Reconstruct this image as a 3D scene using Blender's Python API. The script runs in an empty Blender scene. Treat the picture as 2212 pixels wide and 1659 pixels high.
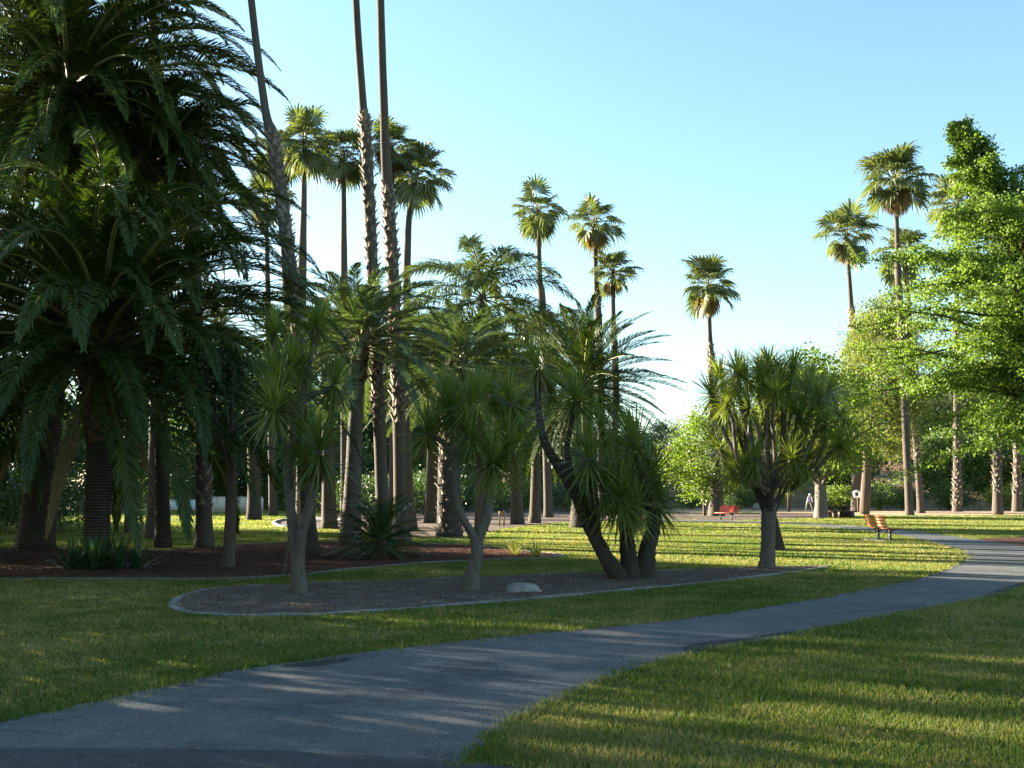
import bpy, math, random
import numpy as np
from mathutils import Vector, Matrix

# ------------------------------------------------------------------ camera, sky, sun, exposure
scene = bpy.context.scene
COL = scene.collection
CAM_H, FPX, HORIZON = 1.6, 2218.0, 1068.0          # eye height; focal length and horizon in 2212 x 1659 photo units
PITCH = math.atan((HORIZON - 829.5) / FPX)
cd = bpy.data.cameras.new('camera')
cd.sensor_width = 36.0
cd.lens = 36.0 * FPX / 2212.0
cd.clip_start, cd.clip_end = 0.1, 3000.0
cam = bpy.data.objects.new('camera', cd)
cam.location = (0, 0, CAM_H)
cam.rotation_euler = (math.pi / 2 + PITCH, 0, 0)
COL.objects.link(cam)
scene.camera = cam

SUN_AZ, SUN_EL = -61.0, 12.5                        # degrees from +Y, clockwise
world = bpy.data.worlds.new('World')
scene.world = world
world.use_nodes = True
wn = world.node_tree
sky = wn.nodes.new('ShaderNodeTexSky')
sky.sky_type = 'NISHITA'
sky.sun_disc = False
sky.sun_elevation = math.radians(SUN_EL)
sky.sun_rotation = math.radians(SUN_AZ % 360)
sky.altitude = 50
sky.air_density = 1.0
sky.dust_density = 0.7
sky.ozone_density = 1.3
tint = wn.nodes.new('ShaderNodeMix')
tint.data_type = 'RGBA'; tint.blend_type = 'MULTIPLY'
tint.inputs[0].default_value = 1.0
tint.inputs[7].default_value = (0.78, 0.91, 0.93, 1)
wn.links.new(sky.outputs[0], tint.inputs[6])
wn.links.new(tint.outputs[2], wn.nodes['Background'].inputs[0])
wn.nodes['Background'].inputs[1].default_value = 0.055

sd = bpy.data.lights.new('sun', 'SUN')
sd.energy = 5.0
sd.angle = math.radians(0.55)
sd.color = (1.0, 0.90, 0.72)
sun = bpy.data.objects.new('sun', sd)
az, el = math.radians(SUN_AZ), math.radians(SUN_EL)
S = Vector((math.sin(az) * math.cos(el), math.cos(az) * math.cos(el), math.sin(el)))
sun.rotation_euler = S.to_track_quat('Z', 'Y').to_euler()
sun.location = S * 200
COL.objects.link(sun)

scene.view_settings.view_transform = 'Standard'
scene.view_settings.look = 'None'
scene.view_settings.exposure = 3.1
scene.view_settings.gamma = 1.0
scene.cycles.max_bounces = 7
scene.cycles.diffuse_bounces = 3
scene.cycles.transmission_bounces = 4
scene.cycles.glossy_bounces = 2

# ------------------------------------------------------------------ photo units -> place
def ray(x, y):
    dx, dz = (x - 1106.0) / FPX, -(y - 829.5) / FPX
    c, s = math.cos(PITCH), math.sin(PITCH)
    return Vector((dx, c - dz * s, s + dz * c))

def G(x, y):                                        # the ground point seen there
    d = ray(x, y)
    t = -CAM_H / d.z
    return Vector((d.x * t, d.y * t, 0.0))

def P(x, y, Y):                                     # the point seen there at depth Y
    d = ray(x, y)
    t = Y / d.y
    return Vector((d.x * t, Y, CAM_H + d.z * t))

# ------------------------------------------------------------------ mesh helpers
def mk(name, V, Fs, mat=None, smooth=False):
    """V (n,3); Fs list of (m,k) index arrays."""
    V = np.asarray(V, dtype=np.float32)
    if not isinstance(Fs, (list, tuple)):
        Fs = [Fs]
    Fs = [np.asarray(f, dtype=np.int32) for f in Fs if len(f)]
    me = bpy.data.meshes.new(name)
    me.vertices.add(len(V))
    me.vertices.foreach_set('co', V.ravel())
    nl = sum(f.size for f in Fs)
    npoly = sum(len(f) for f in Fs)
    me.loops.add(nl)
    me.loops.foreach_set('vertex_index', np.concatenate([f.ravel() for f in Fs]))
    me.polygons.add(npoly)
    tot = np.concatenate([np.full(len(f), f.shape[1], np.int32) for f in Fs])
    st = np.concatenate([[0], np.cumsum(tot)[:-1]]).astype(np.int32)
    me.polygons.foreach_set('loop_start', st)
    me.polygons.foreach_set('loop_total', tot)
    if smooth:
        me.polygons.foreach_set('use_smooth', np.ones(npoly, dtype=bool))
    me.update(calc_edges=True)
    if mat is not None:
        me.materials.append(mat)
    return me

class MB:
    """collects vertices and faces for one mesh"""
    def __init__(s): s.v = []; s.f3 = []; s.f4 = []
    def add(s, V, F):
        b = len(s.v)
        s.v.extend([tuple(p) for p in V])
        for f in F:
            (s.f3 if len(f) == 3 else s.f4).append([i + b for i in f])
    def box(s, c, d, rot=None):
        x, y, z = d[0] / 2, d[1] / 2, d[2] / 2
        pts = [Vector((i * x, j * y, k * z)) for i in (-1, 1) for j in (-1, 1) for k in (-1, 1)]
        if rot is not None:
            pts = [rot @ p for p in pts]
        c = Vector(c)
        s.add([p + c for p in pts], [(0, 1, 3, 2), (4, 6, 7, 5), (0, 4, 5, 1), (2, 3, 7, 6), (0, 2, 6, 4), (1, 5, 7, 3)])
    def tube(s, pts, rad, n=8, cap=True, jit=0.0, rng=random):
        pts = [Vector(p) for p in pts]
        V, F = [], []
        up = Vector((0.13, 0.97, 0.05))
        for i, p in enumerate(pts):
            t = (pts[min(i + 1, len(pts) - 1)] - pts[max(i - 1, 0)]).normalized()
            a = t.cross(up)
            if a.length < 1e-3: a = t.cross(Vector((1, 0, 0)))
            a.normalize(); b = t.cross(a)
            for k in range(n):
                w = 2 * math.pi * k / n
                r = rad[i] * (1 + jit * rng.uniform(-1, 1))
                V.append(p + (a * math.cos(w) + b * math.sin(w)) * r)
        for i in range(len(pts) - 1):
            for k in range(n):
                k2 = (k + 1) % n
                F.append((i * n + k, i * n + k2, (i + 1) * n + k2, (i + 1) * n + k))
        if cap:
            V.append(pts[-1]); e = len(V) - 1; o = (len(pts) - 1) * n
            for k in range(n): F.append((o + k, o + (k + 1) % n, e))
            V.append(pts[0]); e = len(V) - 1
            for k in range(n): F.append(((k + 1) % n, k, e))
        s.add(V, F)
    def mesh(s, name, mat, smooth=False):
        fs = []
        if s.f3: fs.append(np.array(s.f3))
        if s.f4: fs.append(np.array(s.f4))
        return mk(name, np.array(s.v), fs, mat, smooth)

def obj(name, me, parent=None, loc=(0, 0, 0), rot=(0, 0, 0), scale=None):
    o = bpy.data.objects.new(name, me)
    COL.objects.link(o)
    if parent is not None: o.parent = parent
    o.location = loc
    o.rotation_euler = rot
    if scale is not None:
        o.scale = (scale, scale, scale) if not hasattr(scale, '__len__') else scale
    return o

def tag(o, label=None, cat=None, group=None, kind=None):
    if label: o['label'] = label
    if cat: o['category'] = cat
    if group: o['group'] = group
    if kind: o['kind'] = kind
    return o

def thing(name, label, cat, loc, rz=0.0, group=None):
    o = obj(name, None, None, loc, (0, 0, rz))
    o.empty_display_size = 0.3
    return tag(o, label, cat, group)

def spline(pts, n=8, closed=False):
    """Catmull-Rom through pts"""
    pts = [Vector(p) for p in pts]
    m = len(pts); out = []
    rng = range(m) if closed else range(m - 1)
    for i in rng:
        if closed:
            p0, p1, p2, p3 = pts[(i - 1) % m], pts[i], pts[(i + 1) % m], pts[(i + 2) % m]
        else:
            p0, p1, p2, p3 = pts[max(i - 1, 0)], pts[i], pts[i + 1], pts[min(i + 2, m - 1)]
        for k in range(n):
            t = k / n
            out.append(0.5 * ((2 * p1) + (p2 - p0) * t + (2 * p0 - 5 * p1 + 4 * p2 - p3) * t * t + (3 * p1 - p0 - 3 * p2 + p3) * t ** 3))
    if not closed: out.append(pts[-1])
    return out

def lerp_list(vals, n):
    vals = np.asarray(vals, float)
    return np.interp(np.linspace(0, 1, n), np.linspace(0, 1, len(vals)), vals)

# ------------------------------------------------------------------ materials
class NT:
    def __init__(s, name):
        s.m = bpy.data.materials.new(name); s.m.use_nodes = True
        s.t = s.m.node_tree; s.t.nodes.clear()
        s.out = s.n('ShaderNodeOutputMaterial')
    def n(s, typ, **kw):
        nd = s.t.nodes.new(typ)
        for k, v in kw.items(): setattr(nd, k, v)
        return nd
    def l(s, a, b): s.t.links.new(a, b)
    def pos(s, scale=(1, 1, 1), coord='world', rot=(0, 0, 0)):
        if coord == 'world': src = s.n('ShaderNodeNewGeometry').outputs['Position']
        else: src = s.n('ShaderNodeTexCoord').outputs['Object']
        mp = s.n('ShaderNodeMapping'); mp.inputs['Scale'].default_value = scale
        mp.inputs['Rotation'].default_value = rot
        s.l(src, mp.inputs['Vector']); return mp.outputs[0]
    def noise(s, vec, scale, detail=4, rough=0.55):
        nd = s.n('ShaderNodeTexNoise'); nd.inputs['Scale'].default_value = scale
        nd.inputs['Detail'].default_value = detail; nd.inputs['Roughness'].default_value = rough
        s.l(vec, nd.inputs['Vector']); return nd.outputs['Fac']
    def ramp(s, fac, stops):
        r = s.n('ShaderNodeValToRGB'); e = r.color_ramp.elements
        while len(e) < len(stops): e.new(0.5)
        for i, (p, c) in enumerate(stops):
            e[i].position = p; e[i].color = (*c, 1) if len(c) == 3 else c
        s.l(fac, r.inputs[0]); return r.outputs[0]
    def mix(s, a, b, fac, mode='MIX'):
        m = s.n('ShaderNodeMix', data_type='RGBA', blend_type=mode)
        for sock, v in ((m.inputs[6], a), (m.inputs[7], b), (m.inputs[0], fac)):
            if hasattr(v, 'links'): s.l(v, sock)
            elif isinstance(v, (tuple, list)): sock.default_value = (*v, 1) if len(v) == 3 else v
            else: sock.default_value = v
        return m.outputs[2]
    def math(s, op, a, b=0.5):
        m = s.n('ShaderNodeMath', operation=op)
        for i, v in enumerate((a, b)):
            if hasattr(v, 'links'): s.l(v, m.inputs[i])
            else: m.inputs[i].default_value = v
        return m.outputs[0]
    def bump(s, h, strength=0.5, dist=0.02):
        b = s.n('ShaderNodeBump'); b.inputs['Strength'].default_value = strength
        b.inputs['Distance'].default_value = dist
        s.l(h, b.inputs['Height']); return b.outputs[0]
    def surf(s, col, rough=0.8, normal=None, spec=0.3):
        p = s.n('ShaderNodeBsdfPrincipled')
        if hasattr(col, 'links'): s.l(col, p.inputs['Base Color'])
        else: p.inputs['Base Color'].default_value = (*col, 1)
        if hasattr(rough, 'links'): s.l(rough, p.inputs['Roughness'])
        else: p.inputs['Roughness'].default_value = rough
        p.inputs['Specular IOR Level'].default_value = spec
        if normal is not None: s.l(normal, p.inputs['Normal'])
        s.p = p
        s.l(p.outputs[0], s.out.inputs[0]); return s.m
    def leaf(s, col, trans=0.35, rough=0.5, tcol=None, spec=0.35):
        s.surf(col, rough, None, spec)
        tr = s.n('ShaderNodeBsdfTranslucent')
        if tcol is None:
            tc = s.mix(col, (1.0, 1.0, 0.45), 1.0, 'MULTIPLY')
            tc = s.mix(tc, (1.35, 1.45, 0.95), 1.0, 'MULTIPLY')
        else: tc = tcol
        if hasattr(tc, 'links'): s.l(tc, tr.inputs[0])
        else: tr.inputs[0].default_value = (*tc, 1)
        mx = s.n('ShaderNodeMixShader'); mx.inputs[0].default_value = trans
        s.l(s.p.outputs[0], mx.inputs[1]); s.l(tr.outputs[0], mx.inputs[2])
        s.l(mx.outputs[0], s.out.inputs[0]); return s.m

def leaf_mat(name, c1, c2, trans=0.35, rough=0.5, nscale=3.0, c3=None, spec=0.35):
    t = NT(name)
    nz = t.noise(t.pos(), nscale, 3)
    rnd = t.n('ShaderNodeObjectInfo').outputs['Random']
    isl = t.n('ShaderNodeNewGeometry').outputs['Random Per Island']
    f = t.math('ADD', t.math('MULTIPLY', rnd, 0.35), t.math('MULTIPLY', nz, 0.45))
    f = t.math('ADD', f, t.math('MULTIPLY', isl, 0.3))
    stops = [(0.25, c1), (0.75, c2)]
    if c3: stops.append((0.97, c3))
    return t.leaf(t.ramp(f, stops), trans, rough, spec=spec)

def bark_mat(name, c1, c2, ring=0.0, nscale=6.0, vstretch=0.25, bump=0.6, dist=0.03, c3=None):
    t = NT(name)
    po = t.pos((1, 1, vstretch), 'obj')
    nz = t.noise(po, nscale, 6, 0.65)
    fine = t.noise(t.pos((1, 1, 0.5), 'obj'), nscale * 7, 3, 0.6)
    h = t.math('ADD', nz, t.math('MULTIPLY', fine, 0.5))
    if ring:
        w = t.n('ShaderNodeTexWave', wave_type='BANDS', bands_direction='Z')
        w.inputs['Scale'].default_value = ring; w.inputs['Distortion'].default_value = 1.6
        w.inputs['Detail'].default_value = 2
        w.inputs['Detail Scale'].default_value = 1.5
        t.l(t.pos((1, 1, 1), 'obj'), w.inputs['Vector'])
        h = t.math('ADD', h, t.math('MULTIPLY', w.outputs['Fac'], 0.9))
        f = t.math('MULTIPLY', h, 0.45)
    else: f = t.math('MULTIPLY', h, 0.7)
    stops = [(0.25, c1), (0.72, c2)]
    if c3: stops.append((0.95, c3))
    return t.surf(t.ramp(f, stops), 0.9, t.bump(h, bump, dist), 0.15)

# ground
def lawn_material():
    t = NT('lawn_turf')
    w = t.pos()
    big = t.noise(w, 0.22, 4, 0.6)
    mid = t.noise(w, 1.3, 5, 0.6)
    fine = t.noise(w, 28, 5, 0.7)
    f = t.math('ADD', t.math('MULTIPLY', big, 0.65), t.math('MULTIPLY', mid, 0.45))
    c = t.ramp(f, [(0.44, (0.046, 0.072, 0.016)), (0.54, (0.080, 0.100, 0.024)), (0.64, (0.165, 0.135, 0.058))])
    c = t.mix(c, t.ramp(fine, [(0.3, (0.45, 0.45, 0.45)), (0.7, (1.35, 1.35, 1.35))]), 1.0, 'MULTIPLY')
    return t.surf(c, 0.95, t.bump(fine, 0.7, 0.03), 0.1)

def blade_material():
    t = NT('grass_blades')
    w = t.pos()
    big = t.noise(w, 0.22, 4, 0.6)
    mid = t.noise(w, 1.3, 5, 0.6)
    isl = t.n('ShaderNodeNewGeometry').outputs['Random Per Island']
    f = t.math('ADD', t.math('MULTIPLY', big, 0.65), t.math('MULTIPLY', mid, 0.45))
    f = t.math('ADD', f, t.math('MULTIPLY', t.math('SUBTRACT', isl, 0.5), 0.30))
    c = t.ramp(f, [(0.40, (0.055, 0.100, 0.018)), (0.50, (0.100, 0.142, 0.026)), (0.60, (0.175, 0.172, 0.050)), (0.71, (0.31, 0.25, 0.13))])
    return t.leaf(c, 0.35, 0.6, spec=0.2)

def mulch_material(name, a, b, c):
    t = NT(name)
    w = t.pos()
    v = t.n('ShaderNodeTexVoronoi'); v.inputs['Scale'].default_value = 22
    t.l(w, v.inputs['Vector'])
    nz = t.noise(w, 1.2, 4)
    f = t.math('ADD', t.math('MULTIPLY', v.outputs['Color'], 0.5), t.math('MULTIPLY', nz, 0.5))
    col = t.ramp(f, [(0.25, a), (0.5, b), (0.85, c)])
    h = t.math('ADD', v.outputs['Distance'], t.noise(w, 40, 3))
    return t.surf(col, 0.95, t.bump(h, 0.9, 0.03), 0.1)

def asphalt_material(name, a, b, cracks=True):
    t = NT(name)
    w = t.pos()
    big = t.noise(w, 0.35, 4, 0.6)
    mid = t.noise(w, 3.0, 5, 0.65)
    fine = t.noise(w, 120, 3, 0.7)
    v = t.n('ShaderNodeTexVoronoi'); v.inputs['Scale'].default_value = 75
    t.l(w, v.inputs['Vector'])
    f = t.math('ADD', t.math('MULTIPLY', big, 0.6), t.math('MULTIPLY', mid, 0.5))
    col = t.ramp(f, [(0.38, a), (0.72, b)])
    blot = t.noise(w, 0.9, 6, 0.7)
    col = t.mix(col, t.ramp(blot, [(0.36, (0.62, 0.62, 0.64)), (0.50, (1, 1, 1)), (0.66, (1.18, 1.16, 1.12))]), 1.0, 'MULTIPLY')
    col = t.mix(col, t.ramp(t.math('ADD', t.math('MULTIPLY', fine, 0.6), t.math('MULTIPLY', v.outputs['Color'], 0.4)), [(0.28, (0.45, 0.45, 0.45)), (0.60, (1.1, 1.1, 1.1)), (0.78, (2.0, 1.95, 1.85))]), 1.0, 'MULTIPLY')
    if cracks:
        wr = t.n('ShaderNodeMix', data_type='RGBA', blend_type='ADD'); wr.inputs[0].default_value = 0.7
        t.l(w, wr.inputs[6])
        nn = t.n('ShaderNodeTexNoise'); nn.inputs['Scale'].default_value = 1.4; nn.inputs['Detail'].default_value = 5
        t.l(w, nn.inputs['Vector']); t.l(nn.outputs['Color'], wr.inputs[7])
        c = t.n('ShaderNodeTexVoronoi', feature='DISTANCE_TO_EDGE'); c.inputs['Scale'].default_value = 0.33
        t.l(wr.outputs[2], c.inputs['Vector'])
        ck = t.ramp(c.outputs['Distance'], [(0.0, (0.35, 0.35, 0.35)), (0.006, (1, 1, 1))])
        gate = t.ramp(t.noise(w, 0.5, 2), [(0.56, (0, 0, 0)), (0.62, (0.8, 0.8, 0.8))])
        ck = t.mix((1, 1, 1), ck, gate)
        col = t.mix(col, ck, 1.0, 'MULTIPLY')
    return t.surf(col, 0.85, t.bump(t.math('ADD', fine, v.outputs['Distance']), 0.5, 0.006), 0.25)

def plain_mat(name, c1, c2, scale=8, rough=0.8, bump=0.3, dist=0.01, coord='obj', spec=0.25):
    t = NT(name)
    nz = t.noise(t.pos((1, 1, 1), coord), scale, 5, 0.6)
    return t.surf(t.ramp(nz, [(0.3, c1), (0.7, c2)]), rough, t.bump(nz, bump, dist), spec)

M = {}
M['lawn'] = lawn_material()
M['blade'] = blade_material()
M['mulch'] = mulch_material('bark_mulch_grey', (0.060, 0.046, 0.037), (0.135, 0.102, 0.080), (0.25, 0.20, 0.16))
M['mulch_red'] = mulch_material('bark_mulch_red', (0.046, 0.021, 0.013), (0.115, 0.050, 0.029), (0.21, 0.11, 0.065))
M['dirt'] = mulch_material('dry_dirt', (0.30, 0.205, 0.125), (0.42, 0.30, 0.19), (0.52, 0.40, 0.27))
M['asphalt'] = asphalt_material('worn_asphalt', (0.080, 0.082, 0.084), (0.130, 0.129, 0.126))
M['asphalt_dark'] = asphalt_material('dark_asphalt', (0.045, 0.045, 0.047), (0.070, 0.070, 0.070))
M['asphalt_stain'] = asphalt_material('stained_asphalt', (0.022, 0.023, 0.026), (0.042, 0.042, 0.045), False)
M['concrete'] = plain_mat('kerb_concrete', (0.14, 0.135, 0.125), (0.25, 0.24, 0.22), 7, 0.9, 0.3, 0.006, 'world')
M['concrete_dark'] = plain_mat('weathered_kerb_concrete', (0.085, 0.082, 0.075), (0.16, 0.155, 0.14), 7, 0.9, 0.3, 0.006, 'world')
M['hill'] = mulch_material('dry_hillside', (0.14, 0.09, 0.05), (0.24, 0.16, 0.09), (0.33, 0.24, 0.14))
M['rock'] = plain_mat('pale_rock', (0.15, 0.14, 0.12), (0.28, 0.26, 0.235), 5, 0.9, 0.7, 0.03)
# plants
M['date'] = leaf_mat('date_frond', (0.022, 0.042, 0.009), (0.052, 0.080, 0.015), 0.24, 0.5, 0.8, (0.13, 0.13, 0.035), 0.3)
M['rachis'] = plain_mat('frond_midrib', (0.12, 0.13, 0.035), (0.20, 0.19, 0.06), 4, 0.5)
M['dryfrond'] = leaf_mat('dry_frond', (0.15, 0.095, 0.05), (0.28, 0.19, 0.10), 0.25, 0.8, 2.0)
M['greyfeather'] = leaf_mat('grey_green_frond', (0.055, 0.085, 0.045), (0.11, 0.15, 0.075), 0.25, 0.45, 0.8, (0.20, 0.20, 0.06), 0.5)
M['queen'] = leaf_mat('queen_frond', (0.045, 0.075, 0.022), (0.10, 0.125, 0.035), 0.30, 0.45, 0.8, (0.26, 0.22, 0.05), 0.45)
M['fan'] = leaf_mat('fan_leaf', (0.060, 0.084, 0.032), (0.140, 0.158, 0.068), 0.28, 0.42, 0.7, (0.20, 0.19, 0.07), 0.5)
M['cord'] = leaf_mat('sword_leaf', (0.085, 0.122, 0.026), (0.195, 0.220, 0.055), 0.42, 0.40, 1.2, (0.16, 0.17, 0.05), 0.5)
M['cycad'] = leaf_mat('cycad_leaf', (0.018, 0.045, 0.016), (0.040, 0.080, 0.026), 0.15, 0.38, 1.0)
M['strap'] = leaf_mat('strap_leaf', (0.022, 0.055, 0.022), (0.045, 0.095, 0.035), 0.2, 0.35, 1.0)
M['paleleaf'] = leaf_mat('pale_variegated_leaf', (0.15, 0.17, 0.05), (0.36, 0.34, 0.14), 0.3, 0.5, 2.0)
M['ginkgo'] = leaf_mat('ginkgo_leaf', (0.072, 0.125, 0.022), (0.135, 0.200, 0.036), 0.45, 0.6, 0.9, (0.20, 0.25, 0.06))
M['maple'] = leaf_mat('maple_leaf', (0.085, 0.130, 0.018), (0.165, 0.215, 0.030), 0.45, 0.5, 0.6, (0.28, 0.26, 0.04))
M['needle'] = leaf_mat('pine_needle', (0.095, 0.125, 0.032), (0.175, 0.195, 0.060), 0.42, 0.6, 0.5, (0.27, 0.21, 0.10))
M['darkleaf'] = leaf_mat('dark_evergreen_leaf', (0.022, 0.045, 0.016), (0.055, 0.090, 0.028), 0.30, 0.5, 0.5)
M['midleaf'] = leaf_mat('mid_green_leaf', (0.045, 0.085, 0.020), (0.105, 0.150, 0.034), 0.40, 0.5, 0.4, (0.17, 0.20, 0.05))
M['oliveleaf'] = leaf_mat('olive_leaf', (0.075, 0.095, 0.050), (0.135, 0.150, 0.080), 0.3, 0.6, 0.4)
M['fruit'] = plain_mat('orange_fruit_stalk', (0.28, 0.075, 0.012), (0.45, 0.15, 0.03), 9, 0.6)
M['trunk_fan'] = bark_mat('fan_palm_trunk', (0.040, 0.030, 0.023), (0.112, 0.090, 0.072), 9.0, 5, 0.5, 0.5, 0.02)
M['trunk_date'] = bark_mat('date_palm_trunk', (0.038, 0.028, 0.021), (0.110, 0.088, 0.070), 4.5, 4, 0.6, 0.9, 0.05)
M['trunk_cord'] = bark_mat('cordyline_bark', (0.065, 0.052, 0.041), (0.17, 0.142, 0.114), 0, 14, 0.3, 1.0, 0.04)
M['trunk_cord_dark'] = bark_mat('dark_cordyline_bark', (0.026, 0.020, 0.015), (0.075, 0.058, 0.044), 0, 14, 0.3, 1.0, 0.04)
M['trunk_pale'] = bark_mat('pale_smooth_bark', (0.085, 0.068, 0.053), (0.165, 0.138, 0.112), 0, 3, 0.4, 0.3, 0.01)
M['trunk_brown'] = bark_mat('brown_bark', (0.045, 0.032, 0.022), (0.13, 0.095, 0.068), 0, 8, 0.2, 0.9, 0.03)
M['boot'] = bark_mat('leaf_base_husk', (0.095, 0.070, 0.050), (0.27, 0.215, 0.160), 0, 10, 0.3, 0.6, 0.01, (0.36, 0.29, 0.21))
M['boot_dark'] = bark_mat('date_leaf_base', (0.075, 0.045, 0.028), (0.20, 0.13, 0.080), 0, 10, 0.3, 0.6, 0.01)
# objects
M['redpaint'] = plain_mat('red_painted_wood', (0.46, 0.060, 0.035), (0.56, 0.095, 0.055), 14, 0.5, 0.1)
M['orangewood'] = plain_mat('varnished_wood', (0.34, 0.13, 0.035), (0.50, 0.22, 0.07), 10, 0.5, 0.15)
M['darkwood'] = plain_mat('weathered_dark_wood', (0.055, 0.035, 0.024), (0.11, 0.075, 0.05), 12, 0.8, 0.3)
M['steel'] = plain_mat('dark_steel', (0.05, 0.05, 0.05), (0.08, 0.08, 0.08), 10, 0.5, 0.05)
M['white'] = plain_mat('white_paint', (0.66, 0.68, 0.70), (0.78, 0.79, 0.80), 4, 0.6, 0.05)
M['cream'] = plain_mat('cream_stucco', (0.50, 0.44, 0.34), (0.62, 0.56, 0.45), 6, 0.85, 0.2)
M['redsign'] = plain_mat('red_sign_paint', (0.45, 0.05, 0.04), (0.5, 0.07, 0.05), 6, 0.5, 0.05)
M['post'] = plain_mat('wooden_post', (0.20, 0.13, 0.075), (0.32, 0.23, 0.14), 9, 0.85, 0.3)
M['twig'] = plain_mat('dead_brush', (0.16, 0.095, 0.06), (0.30, 0.20, 0.14), 9, 0.9, 0.3)
M['chip'] = leaf_mat('wood_chip', (0.045, 0.032, 0.025), (0.180, 0.132, 0.100), 0.0, 0.9, 2.0, (0.50, 0.41, 0.32), 0.1)
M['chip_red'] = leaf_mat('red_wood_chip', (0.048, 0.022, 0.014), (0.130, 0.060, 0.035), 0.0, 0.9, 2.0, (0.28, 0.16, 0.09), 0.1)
M['deadleaf'] = plain_mat('fallen_leaf', (0.13, 0.06, 0.03), (0.22, 0.11, 0.05), 9, 0.8)

# ------------------------------------------------------------------ the setting
def sheet(name, pts, z, mat, kind='structure'):
    V = [(p.x, p.y, z) for p in pts]
    me = bpy.data.meshes.new(name)
    me.from_pydata(V, [], [list(range(len(V)))])
    me.update()
    if me.polygons[0].normal.z < 0: me.flip_normals()
    me.materials.append(mat)
    o = obj(name, me)
    return tag(o, kind=kind)

def gpts(lst): return [G(x, y) for x, y in lst]

V = [(-900, -60, 0), (900, -60, 0), (900, 1500, 0), (-900, 1500, 0)]
tag(obj('lawn', mk('lawn', np.array(V), np.array([[0, 1, 2, 3]]), M['lawn'])), kind='structure')

# asphalt path: far side and near side of the part in view, then the bend that runs back to the left
far_side = [(-420, 1640), (0, 1562), (150, 1530), (300, 1498), (500, 1452), (700, 1422), (900, 1398), (1106, 1375), (1300, 1357), (1500, 1335), (1700, 1305),
            (1850, 1277), (1990, 1248), (2055, 1224), (2082, 1206), (2062, 1186), (1990, 1166), (1900, 1150), (1800, 1140), (1700, 1133), (1500, 1127), (1400, 1125)]
near_side = [(985, 1659), (1040, 1610), (1110, 1560), (1200, 1515), (1300, 1476), (1400, 1440), (1500, 1416), (1555, 1404), (1700, 1378), (1850, 1346), (2000, 1318),
             (2120, 1296), (2230, 1268), (2330, 1236), (2330, 1210), (2230, 1184), (2140, 1170), (2060, 1159), (1980, 1149), (1900, 1141), (1800, 1134), (1700, 1129), (1500, 1123), (1400, 1121)]
A = spline(gpts(far_side), 6)
B = spline(gpts(near_side), 6)
rp = random.Random(5)
def rag(line, a=0.035):
    return [p + Vector((rp.uniform(-a, a), rp.uniform(-a, a), 0)) for p in line]
A, B = rag(A), rag(B)
road_edge_l, road_edge_r = G(-420, 1612), G(985, 1655)
PATH = A + B[::-1] + [Vector((B[0].x - .1, 4.0, 0)), Vector((-5.0, 4.0, 0))]
sheet('path', PATH, 0.010, M['asphalt'])
ROAD = [G(-420, 1610), G(0, 1621), G(300, 1622), G(600, 1627), G(800, 1637), G(985, 1650), Vector((1.9, 5.4, 0)), Vector((14, 3.4, 0)), Vector((14, -8, 0)), Vector((-16, -8, 0)), Vector((-16, 6.2, 0))]
sheet('road', ROAD, 0.016, M['asphalt_dark'])
# worn edge strip and damp dark patches on the path
def blob(pts, z, mat, name):
    return sheet(name, spline(gpts(pts), 5, True), z, mat)
blob([(1475, 1402), (1512, 1391), (1580, 1384), (1650, 1374), (1720, 1364), (1700, 1371), (1625, 1383), (1570, 1392), (1545, 1405), (1500, 1409)], 0.0145, M['asphalt_stain'], 'damp_patch')
blob([(610, 1441), (700, 1429), (760, 1424), (730, 1434), (660, 1443)], 0.0145, M['asphalt_stain'], 'damp_patch')
blob([(1720, 1369), (1790, 1354), (1830, 1349), (1790, 1359)], 0.0145, M['asphalt_stain'], 'damp_patch')
blob([(2130, 1286), (2180, 1268), (2240, 1250), (2235, 1258), (2190, 1280), (2145, 1291)], 0.0145, M['asphalt_stain'], 'damp_patch')

# mulch beds with concrete edging
BED_A = spline(gpts([(362, 1311), (385, 1291), (440, 1277), (520, 1269), (620, 1265), (780, 1260), (900, 1254), (1050, 1248), (1200, 1242), (1400, 1236), (1550, 1231), (1680, 1227), (1795, 1225),
                     (1740, 1235), (1620, 1251), (1450, 1270), (1300, 1283), (1200, 1293), (1050, 1306), (900, 1318), (760, 1328), (640, 1333), (520, 1334), (430, 1331), (383, 1324)]), 6, True)
BED_B = spline(gpts([(-330, 1255), (0, 1252), (292, 1253), (538, 1251), (656, 1243), (754, 1232), (877, 1221), (1012, 1213), (1105, 1209), (1171, 1207), (1224, 1201), (1184, 1196),
                     (1086, 1186), (1023, 1180), (907, 1177), (760, 1172), (625, 1173), (508, 1179), (372, 1190), (200, 1189), (60, 1186), (-330, 1192)]), 6, True)
MULCH_C = spline(gpts([(700, 1137), (800, 1148), (880, 1161), (999, 1157), (1052, 1150), (1091, 1142), (1157, 1135), (1276, 1124), (1440, 1120), (1560, 1125), (1650, 1122), (1760, 1119), (1840, 1115),
                       (1760, 1109), (1560, 1109), (1400, 1103), (1200, 1098), (1000, 1096), (800, 1100), (700, 1110)]), 5, True)
BED_D = spline(gpts([(590, 1128), (640, 1121), (720, 1123), (760, 1131), (720, 1142), (640, 1140), (600, 1138)]), 5, True)
BED_E = spline(gpts([(2110, 1165), (2180, 1161), (2320, 1160), (2400, 1180), (2300, 1187), (2215, 1182), (2150, 1172)]), 5, True)
DIRT = spline(gpts([(1440, 1108), (1600, 1107), (1760, 1111), (1900, 1114), (2100, 1113), (2300, 1114), (2600, 1115), (2600, 1090), (2200, 1087), (1900, 1086), (1600, 1086), (1440, 1090)]), 5, True)

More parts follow.
